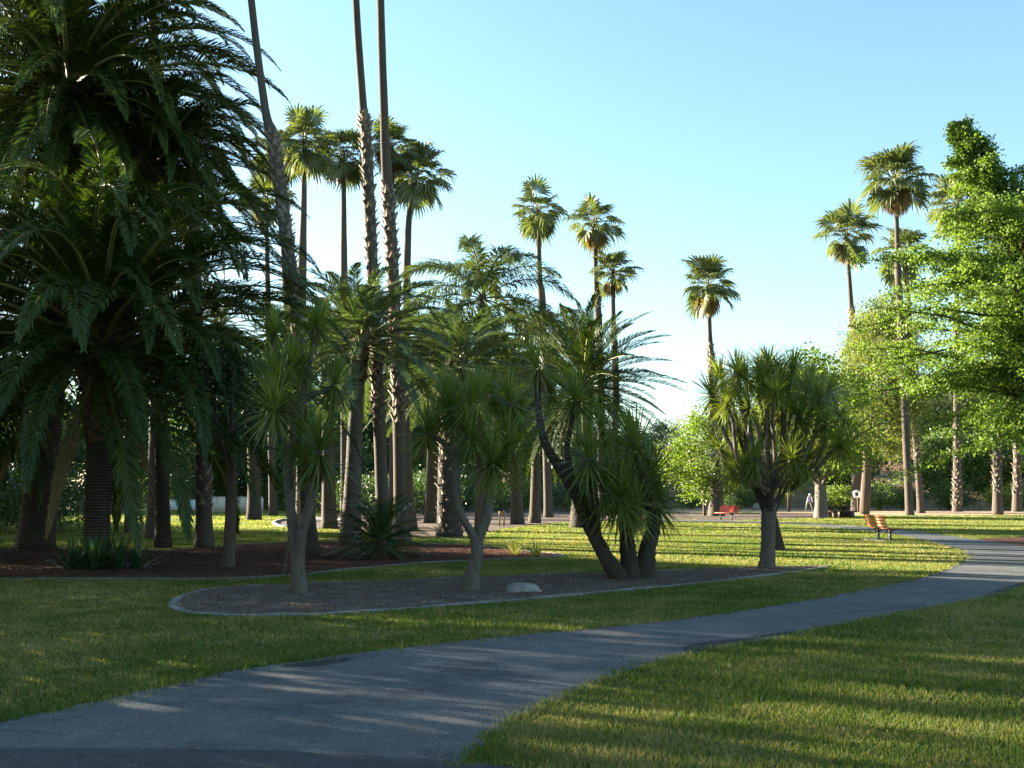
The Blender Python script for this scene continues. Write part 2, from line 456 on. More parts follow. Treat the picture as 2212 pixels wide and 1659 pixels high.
def bed(name, poly, z, mat):
    return sheet(name, poly, z, mat)
def inset(poly, d):
    c = []
    n = len(poly)
    area = sum(poly[i].x * poly[(i + 1) % n].y - poly[(i + 1) % n].x * poly[i].y for i in range(n))
    sg = 1 if area > 0 else -1
    for i in range(n):
        t = (poly[(i + 1) % n] - poly[i - 1]).normalized()
        c.append(poly[i] + Vector((-t.y, t.x, 0)) * sg * d)
    return c
def kerb(name, poly, w, h, mat):
    n = len(poly)
    rr = random.Random(3)
    prof = [(0.0, 0.0), (0.004, h * 0.8), (0.02, h), (w - 0.02, h), (w - 0.004, h * 0.8), (w, 0.0)]
    rings = [(inset(poly, d), z) for d, z in prof]
    V, F = [], []
    for pl, z in rings:
        for i, p in enumerate(pl):
            V.append((p.x, p.y, max(0, z + (0.006 * math.sin(i * .7) if z > 0.01 else 0))))
    for r in range(len(rings) - 1):
        for i in range(n):
            j = (i + 1) % n
            F.append((r * n + i, r * n + j, (r + 1) * n + j, (r + 1) * n + i))
    return tag(obj(name, mk(name, np.array(V), np.array(F), mat, True)), kind='structure')

bed('mulch_bed', BED_A, 0.030, M['mulch'])
kerb('bed_kerb', BED_A, 0.17, 0.040, M['concrete'])
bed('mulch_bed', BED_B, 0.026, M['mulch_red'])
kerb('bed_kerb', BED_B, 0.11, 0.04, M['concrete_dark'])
bed('mulch_bed', MULCH_C, 0.008, M['mulch'])
bed('mulch_bed', BED_D, 0.020, M['mulch'])
kerb('bed_kerb', BED_D, 0.25, 0.10, M['concrete'])
bed('mulch_bed', BED_E, 0.006, M['mulch_red'])
sheet('dirt_ground', DIRT, 0.004, M['dirt'])

# hillside that closes the park behind the picnic ground
hx, hy = np.linspace(-160, 230, 66), np.linspace(118, 210, 24)
rh = np.random.RandomState(2)
HV = []
for yy in hy:
    for xx in hx:
        s = (yy - 118) / 92
        side = 0.35 + 0.65 / (1 + math.exp(-(xx - 12) / 9))
        HV.append((xx, yy, -0.05 + 13 * side * (1 - math.exp(-2.6 * s)) + rh.uniform(-.25, .25) * min(1, s * 6)))
nx = len(hx)
HF = [(j * nx + i, j * nx + i + 1, (j + 1) * nx + i + 1, (j + 1) * nx + i) for j in range(len(hy) - 1) for i in range(nx - 1)]
tag(obj('hillside', mk('hillside', np.array(HV), np.array(HF), M['hill'], True)), kind='structure')

# ------------------------------------------------------------------ grass blades
def inside(px, py, poly):
    x = np.array([p.x for p in poly]); y = np.array([p.y for p in poly])
    r = np.zeros(len(px), bool)
    j = len(x) - 1
    for i in range(len(x)):
        if y[i] != y[j]:
            c = ((y[i] > py) != (y[j] > py)) & (px < (x[j] - x[i]) * (py - y[i]) / (y[j] - y[i]) + x[i])
            r ^= c
        j = i
    return r

def grass():
    rs = np.random.RandomState(11)
    VV, n0 = [], 0
    for (y0, y1, dens, w, h) in ((5.2, 8, 5200, .0050, .040), (8, 11, 3000, .0075, .042), (11, 16, 1700, .010, .044), (16, 25, 850, .013, .044), (25, 42, 480, .0135, .042), (42, 66, 130, .028, .046), (66, 100, 42, .05, .05)):
        half = 0.62
        area = half * (y1 ** 2 - y0 ** 2)
        n = int(area * dens)
        y = np.sqrt(rs.uniform(y0 ** 2, y1 ** 2, n))
        x = rs.uniform(-half, half, n) * y
        keep = ~inside(x, y, PATH_IN) & ~inside(x, y, BED_A) & ~inside(x, y, BED_B) & ~inside(x, y, ROAD) & ~inside(x, y, MULCH_C) & ~inside(x, y, DIRT) & ~inside(x, y, BED_D) & ~inside(x, y, BED_E)
        x, y = x[keep], y[keep]
        n = len(x)
        hh = h * rs.uniform(0.5, 1.25, n) * (1 + 0.5 * np.sin(x * 1.7 + 1.3 * np.sin(y * 1.1)) * np.sin(y * 2.1) * .6)
        a = rs.uniform(0, 2 * np.pi, n)
        lean = rs.uniform(0.1, 1.0, n) * hh
        la = rs.uniform(0, 2 * np.pi, n)
        ww = w * rs.uniform(.6, 1.3, n)
        b0 = np.stack([x - np.cos(a) * ww, y - np.sin(a) * ww, np.zeros(n)], 1)
        b1 = np.stack([x + np.cos(a) * ww, y + np.sin(a) * ww, np.zeros(n)], 1)
        tp = np.stack([x + np.cos(la) * lean, y + np.sin(la) * lean, hh], 1)
        VV.append(np.stack([b0, b1, tp], 1).reshape(-1, 3))
    edge = [p for p in BED_A] + [BED_A[0]]
    for line in (A, B, edge):                               # ragged tufts creeping over the path edges
        ex, ey = [], []
        for i in range(len(line) - 1):
            p, q = line[i], line[i + 1]
            if p.y > 30: continue
            m = int((q - p).length * 260 * max(.25, min(1, 9 / p.y)))
            u = rs.uniform(0, 1, m)
            thick = .05 + .07 * (math.sin(p.x * 2.3) * math.sin(p.y * 1.9 + 1) > .15)
            ex.append(p.x + (q.x - p.x) * u + rs.normal(0, thick, m)); ey.append(p.y + (q.y - p.y) * u + rs.normal(0, thick, m))
        x, y = np.concatenate(ex), np.concatenate(ey); n = len(x)
        hh = rs.uniform(.025, .075, n); a = rs.uniform(0, 6.28, n); la = rs.uniform(0, 6.28, n)
        ww = .0028 + .0007 * y * .6; lean = hh * rs.uniform(.3, 1.4, n)
        b0 = np.stack([x - np.cos(a) * ww, y - np.sin(a) * ww, np.zeros(n)], 1); b1 = np.stack([x + np.cos(a) * ww, y + np.sin(a) * ww, np.zeros(n)], 1)
        tp = np.stack([x + np.cos(la) * lean, y + np.sin(la) * lean, hh], 1)
        VV.append(np.stack([b0, b1, tp], 1).reshape(-1, 3))
    V = np.concatenate(VV)
    F = np.arange(len(V)).reshape(-1, 3)
    o = obj('lawn_grass', mk('lawn_grass', V, F, M['blade']))
    tag(o, 'short mown green lawn grass with dry yellowish patches', 'grass', kind='stuff')
PATH_IN = A + B[::-1] + [Vector((B[0].x - .1, 4.0, 0)), Vector((-5.0, 4.0, 0))]
grass()

def chips(name, poly, n, mat, z, label, size=(0.02, 0.05)):
    rs = np.random.RandomState(n)
    xs = [p.x for p in poly]; ys = [p.y for p in poly]
    x = rs.uniform(min(xs), max(xs), n * 3); y = rs.uniform(min(ys), max(ys), n * 3)
    k = inside(x, y, inset(poly, 0.12))
    x, y = x[k][:n], y[k][:n]; n = len(x)
    a = rs.uniform(0, 2 * np.pi, n); s = rs.uniform(*size, n); w = s * rs.uniform(.2, .5, n)
    ca, sa = np.cos(a), np.sin(a)
    tz = rs.uniform(-.3, .5, n) * s
    zz = np.full(n, z)
    p0 = np.stack([x - ca * s - sa * w, y - sa * s + ca * w, zz], 1)
    p1 = np.stack([x - ca * s * .8 + sa * w, y - sa * s * .8 - ca * w, zz + .006], 1)
    p2 = np.stack([x + ca * s, y + sa * s, zz + np.abs(tz) + .004], 1)
    p3 = np.stack([x, y, zz + .014 + np.abs(tz) * .6], 1)
    V = np.stack([p0, p1, p2, p3], 1).reshape(-1, 3)
    b = np.arange(n)[:, None] * 4
    F = np.concatenate([b + np.array([[0, 1, 3]]), b + np.array([[1, 2, 3]]), b + np.array([[2, 0, 3]])])
    tag(obj(name, mk(name, V, F, mat)), label, 'mulch', kind='stuff')
chips('bark_chips', BED_A, 42000, M['chip'], 0.031, 'greyish brown bark chips filling the island planting bed')
chips('leaf_litter', BED_A, 1400, M['deadleaf'], 0.034, 'brown leaf litter scattered over the island planting bed', (0.03, 0.07))
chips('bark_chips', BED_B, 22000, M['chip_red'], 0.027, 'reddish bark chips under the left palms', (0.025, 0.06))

# ------------------------------------------------------------------ plant meshes
DOWN = np.array([0, 0, -1.0])
def nrm(v): return v / (np.linalg.norm(v, axis=-1, keepdims=True) + 1e-9)

def pinnate(name, e0, bend, nleaf, leaflen, leafw, vee, droop, plum, mat, seed, side_curve=0.0, stalk=0.13, a0=62, a1=22, rr=0.010, pw=1.35):
    """unit-length feather frond growing along +X from the origin"""
    rs = np.random.RandomState(seed)
    N = 26
    s = np.linspace(0, 1, N)
    e = np.radians(e0 - bend * s ** pw)
    yaw = side_curve * s ** 1.5
    t = np.stack([np.cos(e) * np.cos(yaw), np.cos(e) * np.sin(yaw), np.sin(e)], 1)
    p = np.concatenate([[[0, 0, 0]], np.cumsum((t[:-1] + t[1:]) / 2 / (N - 1), 0)])
    lat = np.stack([-np.sin(yaw), np.cos(yaw), np.zeros(N)], 1)
    nor = np.cross(t, lat)
    V, F3, F4 = [], [], []
    r = rr * (1 - s) + 0.0015                         # midrib
    for i in range(0, N, 2):
        b = len(V)
        V += [p[i] + lat[i] * r[i], p[i] - lat[i] * r[i], p[i] - nor[i] * r[i] * 1.2]
        if i:
            for k in range(3): F4.append((b - 3 + k, b - 3 + (k + 1) % 3, b + (k + 1) % 3, b + k))
    def at(arr, u): return np.array([np.interp(u, s, arr[:, k]) for k in range(3)])
    for sd in (-1, 1):
        for k in range(nleaf):
            u = stalk + (1 - stalk) * (k + rs.uniform(-.3, .3) + .5) / nleaf
            u = min(max(u, stalk), 0.995)
            q = (u - stalk) / (1 - stalk)
            ang = math.radians(a0 + (a1 - a0) * q + rs.uniform(-5, 5))
            L = leaflen * (0.35 + 0.65 * math.sin(math.pi * min(1, (q + .12) * .92)) ** .7) * rs.uniform(.85, 1.1)
            if q > .9: L *= 1 - (q - .9) * 4
            v = math.radians(vee + rs.uniform(-1, 1) * plum)
            T, Lt, Nn, P0 = at(t, u), at(lat, u), at(nor, u), at(p, u)
            d = T * math.cos(ang) + (sd * Lt * math.cos(v) + Nn * math.sin(v)) * math.sin(ang)
            d = d / np.linalg.norm(d)
            d2 = d + DOWN * droop * rs.uniform(.5, 1.4); d2 /= np.linalg.norm(d2)
            w = np.cross(d, Nn); w = w / (np.linalg.norm(w) + 1e-6)
            w = w + Nn * rs.uniform(-.5, .5); w = w / np.linalg.norm(w) * leafw * .5
            m = P0 + d * L * .5
            b = len(V)
            V += [P0 + w * .35, P0 - w * .35, m + w, m - w, m + d2 * L * .5]
            F4.append((b, b + 2, b + 3, b + 1)); F3.append((b + 2, b + 4, b + 3))
    me = mk(name, np.array(V), [np.array(F4[:3 * (N // 2 - 1)]), np.array(F4[3 * (N // 2 - 1):]), np.array(F3)], mat)
    me.materials.append(M['rachis'])
    nr = 3 * (N // 2 - 1)
    mi = np.zeros(len(me.polygons), np.int32); mi[:nr] = 1
    me.polygons.foreach_set('material_index', mi)
    return me

def frond_set(key, elevs, bendf, n, **kw):
    lib = {}
    for e in elevs:
        lib[e] = [pinnate('%s_frond' % key, e, bendf(e), seed=hash_seed(key, e, k), nleaf=n, side_curve=(-.25, .3, .08)[k % 3], **kw) for k in range(3)]
    return lib
def hash_seed(key, e, k): return (sum(ord(c) for c in key) * 131 + (e + 200) * 17 + k) % 100000

LIB = {}
LIB['date'] = frond_set('date', (82, 64, 46, 28, 10, -10, -35, -60), lambda e: 62 + 0.85 * max(e, 0) + 0.5 * min(e, 0), 150, leaflen=.100, leafw=.0062, vee=24, droop=.45, plum=20, mat=M['date'], pw=1.75)
LIB['datedry'] = frond_set('datedry', (-35, -62), lambda e: 40, 70, leaflen=.085, leafw=.006, vee=10, droop=.6, plum=30, mat=M['dryfrond'], pw=1.3)
LIB['jubaea'] = frond_set('jubaea', (80, 58, 36, 12, -12, -40), lambda e: 48 + .35 * max(e, 0), 110, leaflen=.17, leafw=.0095, vee=18, droop=.35, plum=8, mat=M['greyfeather'])
LIB['stiffdate'] = frond_set('stiffdate', (78, 60, 42, 24, 6, -16, -42), lambda e: 32 + .25 * max(e, 0), 92, leaflen=.13, leafw=.0095, vee=30, droop=.12, plum=14, mat=M['date'])
LIB['queen'] = frond_set('queen', (80, 60, 40, 18, -8, -36), lambda e: 78 + .25 * max(e, 0), 120, leaflen=.23, leafw=.0130, vee=5, droop=.75, plum=50, mat=M['queen'], stalk=.2)
LIB['cycad'] = frond_set('cycad', (75, 52, 30, 10, -10), lambda e: 38 + .2 * e, 46, leaflen=.12, leafw=.012, vee=18, droop=.05, plum=5, mat=M['cycad'], a0=75, a1=45)

def fan_leaf(name, e0, mat, seed, tipdroop=1.0):
    """unit-length fan leaf: petiole .48, pleated blade with split drooping tips"""
    rs = np.random.RandomState(seed)
    N = 7
    s = np.linspace(0, 1, N)
    e = np.radians(e0 - 10 * s ** 1.2)
    if e0 > 45: tipdroop *= .7
    t = np.stack([np.cos(e), 0 * e, np.sin(e)], 1)
    p = np.concatenate([[[0, 0, 0]], np.cumsum((t[:-1] + t[1:]) / 2 * .44 / (N - 1), 0)])
    lat = np.array([0, 1.0, 0])
    V, F3, F4 = [], [], []
    for i in range(N):
        r = .016 - .007 * s[i]
        nn = np.cross(t[i], lat); b = len(V)
        V += [p[i] + lat * r, p[i] - lat * r, p[i] - nn * r]
        if i:
            for k in range(3): F4.append((b - 3 + k, b - 3 + (k + 1) % 3, b + (k + 1) % 3, b + k))
    npet = len(F4)
    T = t[-1]; T = nrm(T + DOWN * .04); Nn = np.cross(T, lat); Nn = nrm(Nn); H = p[-1]
    ns = 20; amax = math.radians(112)
    for k in range(ns):
        f0 = -amax + 2 * amax * k / ns; f1 = -amax + 2 * amax * (k + 1) / ns; fm = (f0 + f1) / 2
        L = .57 * (1 - .22 * (abs(fm) / amax) ** 2) * rs.uniform(.9, 1.06)
        def dr(f): return nrm(T * math.cos(f) + lat * math.sin(f) + Nn * (.30 * abs(math.sin(f)) - .05))
        z = .012 * (1 if k % 2 else -1)
        a_, b_ = H + dr(f0) * L * .55 - Nn * z, H + dr(f1) * L * .55 + Nn * z
        dm = nrm(dr(fm) + DOWN * .45 * tipdroop)
        c = (a_ + b_) / 2 + dm * L * .24
        wv = (b_ - a_) * .30
        d2 = nrm(dm + DOWN * 1.5 * tipdroop * rs.uniform(.6, 1.3))
        tip = c + d2 * L * rs.uniform(.24, .44)
        b = len(V)
        V += [H + dr(fm) * .02, a_, b_, c - wv, c + wv, tip]
        F3 += [(b, b + 1, b + 2), (b + 3, b + 5, b + 4)]
        F4.append((b + 1, b + 3, b + 4, b + 2))
    me = mk(name, np.array(V), [np.array(F4[:npet]), np.array(F4[npet:]), np.array(F3)], mat)
    me.materials.append(M['rachis'])
    mi = np.zeros(len(me.polygons), np.int32); mi[:npet] = 1
    me.polygons.foreach_set('material_index', mi)
    return me
LIB['fan'] = {e: [fan_leaf('fan_leaf', e, M['fan'], e + 300 + k) for k in range(3)] for e in (80, 58, 36, 14, -10, -36, -60)}
LIB['deadfan'] = {e: [fan_leaf('dead_fan_leaf', e, M['dryfrond'], e + 700 + k, 1.4) for k in range(2)] for e in (-62, -78)}

def rosette(name, n, L, w, mat, seed, emin=-55, emax=88, droop=.35, seg=4):
    rs = np.random.RandomState(seed)
    V, F3, F4 = [], [], []
    for k in range(n):
        f = (k + .5) / n
        e = math.radians(emax + (emin - emax) * f ** 0.85 + rs.uniform(-8, 8))
        a = k * 2.39996 + rs.uniform(-.25, .25)
        l = L * rs.uniform(.8, 1.1) * (0.85 + .15 * math.sin(math.pi * f))
        d = np.array([math.cos(e) * math.cos(a), math.cos(e) * math.sin(a), math.sin(e)])
        side = np.array([-math.sin(a), math.cos(a), 0])
        p = d * 0.03 + np.array([0, 0, -.12 * f])
        rows = []
        dd = droop * rs.uniform(.4, 1.6) * (.4 + f)
        for i in range(seg + 1):
            u = i / seg
            ww = w * .5 * (0.6 + 1.6 * u * (1 - u) * 1.2) * (1 - u ** 4)
            tw = side * ww
            rows.append((p + tw, p - tw, p.copy()))
            dn = nrm(d + DOWN * dd * u * u)
            p = p + dn * l / seg
        b = len(V)
        for i in range(seg): V += [rows[i][0], rows[i][1]]
        V.append(rows[seg][2])
        for i in range(seg - 1):
            q = b + 2 * i
            F4.append((q, q + 1, q + 3, q + 2))
        q = b + 2 * (seg - 1)
        F3.append((q, q + 1, q + 2))
    return mk(name, np.array(V), [np.array(F4), np.array(F3)], mat)
LIB['cord'] = [rosette('leaf_rosette', 150, 1.0, .036, M['cord'], 40 + k, -62, 88, .45) for k in range(3)]
LIB['cordskirt'] = [rosette('dead_leaf_skirt', 34, .62, .036, M['dryfrond'], 80 + k, -86, -42, .8) for k in range(2)]
LIB['cordup'] = [rosette('leaf_rosette', 130, 1.0, .038, M['cord'], 60 + k, -25, 88, .18) for k in range(2)]

# leaf-base stub of palm trunks: a flattened split wedge, pointing up and out along +X
def stub(name, mat, L=1.0, w=.5, th=.16, split=True):
    V = [(0, -w, 0), (0, w, 0), (-.05, -w * .8, -th), (-.05, w * .8, -th),
         (.28 * L, -w * .62, .55 * L), (.28 * L, w * .62, .55 * L), (.12 * L, -w * .5, .6 * L), (.12 * L, w * .5, .6 * L),
         (.62 * L, -w * .34, L), (.55 * L, w * .42, .90 * L), (.50 * L, -w * .28, L), (.46 * L, w * .34, .92 * L)]
    F = [(0, 1, 5, 4), (4, 5, 9, 8), (2, 6, 7, 3), (6, 10, 11, 7), (0, 4, 6, 2), (4, 8, 10, 6), (1, 3, 7, 5), (5, 7, 11, 9), (8, 9, 11, 10), (0, 2, 3, 1)]
    return mk(name, np.array(V), np.array(F), mat)
STUB = stub('leaf_base', M['boot'])
STUB_D = stub('leaf_base', M['boot_dark'], .8, .75, .3)

GOLD = 2.399963
def crown(parent, lib, n, c, R, rng, emax=82, emin=-60, off=0.15, name='frond', fpow=0.9, jitter=.12, spread=7):
    """n leaves as separate parts around the crown centre c (local)"""
    es = sorted(lib)
    a0 = rng.uniform(0, 6.28)
    for k in range(n):
        f = (k + .5) / n
        e = emax + (emin - emax) * f ** fpow + rng.uniform(-spread, spread)
        ek = min(es, key=lambda q: abs(q - e))
        a = a0 + k * GOLD + rng.uniform(-.2, .2)
        me = lib[ek][rng.randrange(len(lib[ek]))]
        sc = R * rng.uniform(1 - jitter, 1 + jitter) * (0.78 if f < .08 else 1.0)
        o = obj(name, me, parent, (c[0] + math.cos(a) * off * (f * .8 + .2), c[1] + math.sin(a) * off * (f * .8 + .2), c[2] - f * off * 2.2),
                (rng.uniform(-.22, .22), math.radians(ek - e), a), sc)
        o.rotation_mode = 'XYZ'

def trunk_path(px, Y):
    """photo points top..base -> world points base..top at depth Y (the last on the ground)"""
    pts = [P(x, y, Y) for x, y in px[::-1]]
    pts[0].z = -0.05
    return pts

def palm_trunk(t, pts, rads, mat, n=12, seg=6, jit=.03, rng=random, name='trunk'):
    base = t.location
    sp = spline(pts, seg)
    rr = lerp_list(rads, len(sp))
    mb = MB()
    z0 = 2.2 * rr[0]
    sp = [sp[0], sp[0].lerp(sp[1], min(.9, .25 / max(.3, sp[1].z))), sp[0].lerp(sp[1], min(.95, .7 / max(.75, sp[1].z)))] + sp[1:]
    rr = np.concatenate([rr[:1], rr[:1], rr[:1], rr[1:]])
    rr = np.array([r * (1 + .28 * math.exp(-max(0, p.z) / z0)) for r, p in zip(rr, sp)])
    mb.tube([p - base for p in sp], rr, n, True, jit, rng)
    return obj(name, mb.mesh('palm_trunk', mat, True), t), [p - base for p in sp], rr

def stubs_on(parent, sp, rr, f0, f1, count, size, mesh, rng, stuff=False, name='leaf_base'):
    """spiral of leaf bases along the stretch f0..f1 of the trunk; separate objects, or one joined part"""
    acc = MB() if stuff else None
    nsp = len(sp)
    mv = [Vector(v.co) for v in mesh.vertices]; mf = [tuple(p.vertices) for p in mesh.polygons]
    for k in range(count):
        f = f0 + (f1 - f0) * (k + rng.uniform(0, .8)) / count
        x = f * (nsp - 1); i = min(int(x), nsp - 2); u = x - i
        p = sp[i].lerp(sp[i + 1], u); r = rr[i] * (1 - u) + rr[i + 1] * u
        a = k * GOLD + rng.uniform(-.2, .2)
        s = size * rng.uniform(.7, 1.25)
        loc = p + Vector((math.cos(a) * r * .93, math.sin(a) * r * .93, 0))
        if stuff:
            m = Matrix.Translation(loc) @ Matrix.Rotation(a, 4, 'Z') @ Matrix.Rotation(rng.uniform(-.25, .3), 4, 'Y') @ Matrix.Scale(s, 4)
            acc.add([m @ v for v in mv], mf)
        else:
            obj(name, mesh, parent, loc, (rng.uniform(-.2, .2), rng.uniform(-.25, .35), a), s)
    if stuff:
        o = obj('leaf_bases', acc.mesh('leaf_bases', mesh.materials[0]), parent)
        tag(o, kind='stuff')

# ------------------------------------------------------------------ palms
FANG = 'tall fan palms standing against the sky'
def fan_palm(label, px, Y, half, nleaf, rads, boots=None, skirt=0, group=FANG, seed=0, emin=-52, mesh=STUB):
    rng = random.Random(seed)
    pts = trunk_path(px, Y)
    t = thing('fan_palm', label, 'palm tree', (pts[0].x, pts[0].y, 0), group=group)
    tr, sp, rr = palm_trunk(t, pts, rads, M['trunk_fan'], rng=rng)
    R = half / FPX * Y / .87
    top = sp[-1]
    crown(t, LIB['fan'], int(nleaf * rng.uniform(.8, 1.05)), top, R, rng, 88, emin + rng.uniform(-18, 12), .16, 'fan_leaf', rng.uniform(.85, 1.15), .32, 19)
    if not skirt and Y > 50: skirt = rng.randrange(0, 7)
    if skirt:
        crown(t, LIB['deadfan'], skirt, top + Vector((0, 0, -.35)), R * .78, rng, -60, -80, .2, 'dead_fan_leaf')
    if boots:
        for b in boots:
            stubs_on(tr, sp, rr, b[0], b[1], b[2], b[3], mesh, rng, stuff=b[4])
    return t
FAR = [.30, .28, .27, .28, .22, .18, .16, .15]
fan_palm('tallest of the fan palms behind the leaning shaggy trunk, its round crown glowing', [(658, 300), (656, 450), (652, 650), (650, 1125)], 62, 66, 48, FAR, seed=1, emin=-66)
fan_palm('fan palm with drooping crown just left of the twin shaggy trunks', [(742, 330), (743, 560), (745, 1118)], 71, 58, 42, FAR, seed=2, emin=-66)
fan_palm('fan palm whose crown is crossed by the twin shaggy trunks', [(846, 315), (848, 560), (850, 1118)], 70, 58, 40, FAR, seed=3, emin=-64)
fan_palm('fan palm with loose crown just right of the twin shaggy trunks', [(900, 378), (886, 440), (878, 650), (883, 1118)], 71, 70, 40, FAR, seed=4, emin=-62)
fan_palm('fan palm crown half hidden behind the leaning shaggy trunk', [(598, 335), (612, 500), (640, 1118)], 74, 58, 42, FAR, seed=5, emin=-66)
fan_palm('low fan palm crown between the big date palm and the leaning shaggy trunk', [(575, 425), (580, 700), (590, 1115)], 78, 52, 36, FAR, seed=6, emin=-66)
fan_palm('slim fan palm rising beside the plumy queen palm', [(1162, 452), (1166, 600), (1172, 680), (1185, 1118)], 72, 57, 38, FAR, seed=7, emin=-62)
fan_palm('fan palm with a ragged lump of husks halfway up its slim trunk', [(1284, 475), (1288, 620), (1295, 740), (1300, 1114)], 77, 55, 34, FAR, [(.55, .68, 45, .26, True)], seed=8, emin=-60)
fan_palm('small fan palm, shorter one of the pair right of the queen palm', [(1324, 582), (1325, 700), (1330, 870), (1318, 1114)], 77, 50, 32, FAR, [(.28, .70, 90, .24, True)], seed=9, emin=-50)
fan_palm('lone fan palm rising left of the round-headed cordyline', [(1530, 612), (1534, 740), (1541, 850), (1548, 1114)], 77, 62, 42, [.5, .40, .36, .34, .26, .17, .16, .15], [(.30, .69, 120, .24, True)], 10, seed=10, emin=-62)
fan_palm('fan palm with brown skirt, shorter of the right pair', [(1828, 505), (1838, 650), (1846, 780), (1852, 1106)], 93, 58, 40, [.5, .42, .38, .36, .27, .2, .18, .17], [(.40, .66, 110, .26, True)], 16, seed=11, emin=-60)
fan_palm('highest fan palm at right, full crown over a brown skirt', [(1935, 385), (1938, 520), (1943, 650), (1965, 1112)], 80, 70, 46, FAR, [(.24, .44, 80, .22, True)], 20, seed=12, emin=-62)
fan_palm('fan palm below and behind the highest right fan palm', [(1950, 545), (1960, 620), (1975, 900), (1990, 1108)], 88, 57, 38, FAR, [(.28, .45, 70, .22, True)], 8, seed=13, emin=-60)
fan_palm('fan palm mostly hidden by the bright ginkgo foliage, rough-barked lower trunk', [(2066, 440), (2068, 1103)], 96, 58, 38, [.40, .37, .35, .32, .26, .2, .18, .17], [(.22, .48, 120, .25, True)], 8, seed=14)
fan_palm('stout palm trunk on the dirt under the ginkgo branches', [(2150, 640), (2155, 1110)], 82, 48, 34, [.36, .33, .32, .31, .28, .25], [(.34, .55, 80, .22, True)], 6, seed=15)
fan_palm('rightmost palm trunk behind the ginkgo', [(2200, 600), (2197, 1104)], 96, 52, 34, [.40, .36, .35, .33, .3, .25], [(.3, .6, 90, .26, True)], 6, seed=16)

SHAG = 'tall near fan palms with shaggy trunks'
fan_palm('leaning tall palm trunk, shaggy below and smooth above, near the date palm', [(505, -420), (543, 0), (573, 235), (590, 300), (611, 450), (627, 580), (641, 700), (655, 950), (673, 1200)], 27, 300, 34,
         [.20, .155, .16, .17, .18, .18, .11, .10, .09], [(.14, .655, 215, .16, False)], group=SHAG, seed=21)
fan_palm('left one of the twin tall palm trunks, sunlit husks down its left edge', [(752, -420), (769, 0), (784, 225), (791, 300), (801, 500), (812, 760), (818, 880), (826, 1080), (832, 1172)], 34.5, 240, 34,
         [.29, .22, .21, .205, .20, .19, .145, .125, .11], [(.25, .735, 240, .19, False)], group=SHAG, seed=22)
fan_palm('right one of the twin tall palm trunks, bare above mid height', [(812, -420), (822, 0), (830, 250), (836, 385), (847, 560), (856, 760), (861, 870), (865, 1080), (868, 1167)], 36, 240, 34,
         [.30, .235, .225, .225, .22, .20, .16, .14, .12], [(.25, .625, 220, .20, False)], group=SHAG, seed=23)
fan_palm('slim smooth palm trunk seen through the arching date fronds', [(318, -420), (329, 0), (336, 190), (340, 700), (338, 1160)], 38, 230, 30, [.34, .28, .24, .18, .135, .12], group=SHAG, seed=24)
fan_palm('dim palm trunk behind the pineapple-shaped trunk top', [(262, -300), (270, 300), (280, 700), (284, 1149)], 44, 140, 30, [.25, .23, .20, .17], group=SHAG, seed=26)
fan_palm('dark rough palm trunk right of the huge date palm', [(412, 300), (425, 700), (436, 930), (442, 1182)], 31, 75, 24, [.25, .20, .19, .17], [(.22, .6, 90, .2, True)], 0, 'shaded palms of the left grove', 25)

def feather_palm(name, label, lib, px, Y, R, n, rads, bark='trunk_date', boots=None, seed=0, emax=84, emin=-62, off=.3, group=None, mesh=STUB_D, fpow=.9):
    rng = random.Random(seed)
    pts = trunk_path(px, Y)
    t = thing(name, label, 'palm tree', (pts[0].x, pts[0].y, 0), group=group)
    tr, sp, rr = palm_trunk(t, pts, rads, M[bark], n=16, seg=8, jit=.035, rng=rng)
    crown(t, LIB[lib], n, sp[-1], R, rng, emax, emin, off, 'frond', fpow)
    if lib in ('date', 'stiffdate'): crown(t, LIB['datedry'], 9, sp[-1] + Vector((0, 0, -.5)), R * .62, rng, -35, -66, off, 'dry_frond')
    if boots:
        for b in boots: stubs_on(tr, sp, rr, b[0], b[1], b[2], b[3], mesh, rng, stuff=b[4])
    return t, sp
def fruit(t, c, n, rng, R):
    for k in range(n):
        a = -math.pi / 2 + rng.uniform(-1.5, 1.5); e = rng.uniform(-.1, .7)
        d = Vector((math.cos(a) * math.cos(e), math.sin(a) * math.cos(e), math.sin(e)))
        mb = MB()
        p0 = d * .4; p1 = d * R * .62
        mb.tube([p0, (p0 + p1) / 2 + Vector((0, 0, .12)), p1], [.022, .018, .012], 5)
        for q in range(46):
            st = p0.lerp(p1, rng.uniform(.5, 1))
            v = (d * .6 + Vector((rng.uniform(-.5, .5), rng.uniform(-.5, .5), rng.uniform(-.9, .1)))) * rng.uniform(.18, .38)
            mb.tube([st, st + v], [.007, .012], 3, False)
        o = obj('fruit_stalk', mb.mesh('fruit_stalk', M['fruit']), t, c)
        o['label'] = 'orange spray of date fruit stalks'
DG = 'big date palms of the left grove'
t, sp = feather_palm('date_palm', 'huge date palm at left with pineapple-shaped trunk top and orange fruit stalks', 'date', [(222, 690), (223, 770), (224, 880), (216, 1000), (207, 1212)], 24.6, 6.2, 170,
                     [.265, .29, .30, .38, .58, .60, .45], boots=[(.36, .98, 210, .26, False)], seed=31, group=DG, off=.45, emin=-22)
fruit(t, sp[-1] + Vector((0, 0, .1)), 7, random.Random(9), 2.4)
feather_palm('date_palm', 'towering date palm in the top left corner, long arching fronds against the sky', 'date', [(150, 165), (140, 400), (110, 800), (75, 1215)], 30.5, 7.0, 190, [.46, .44, .44, .50, .55],
             boots=[(.55, .98, 90, .34, False)], seed=32, group=DG, off=.45, emin=-48)
feather_palm('date_palm', 'slender date palm between the two huge date palms, crown deep in shade', 'date', [(322, 345), (345, 800), (352, 1190)], 31, 4.6, 104, [.22, .20, .19, .21], seed=33, group=DG, off=.25, emin=-24)
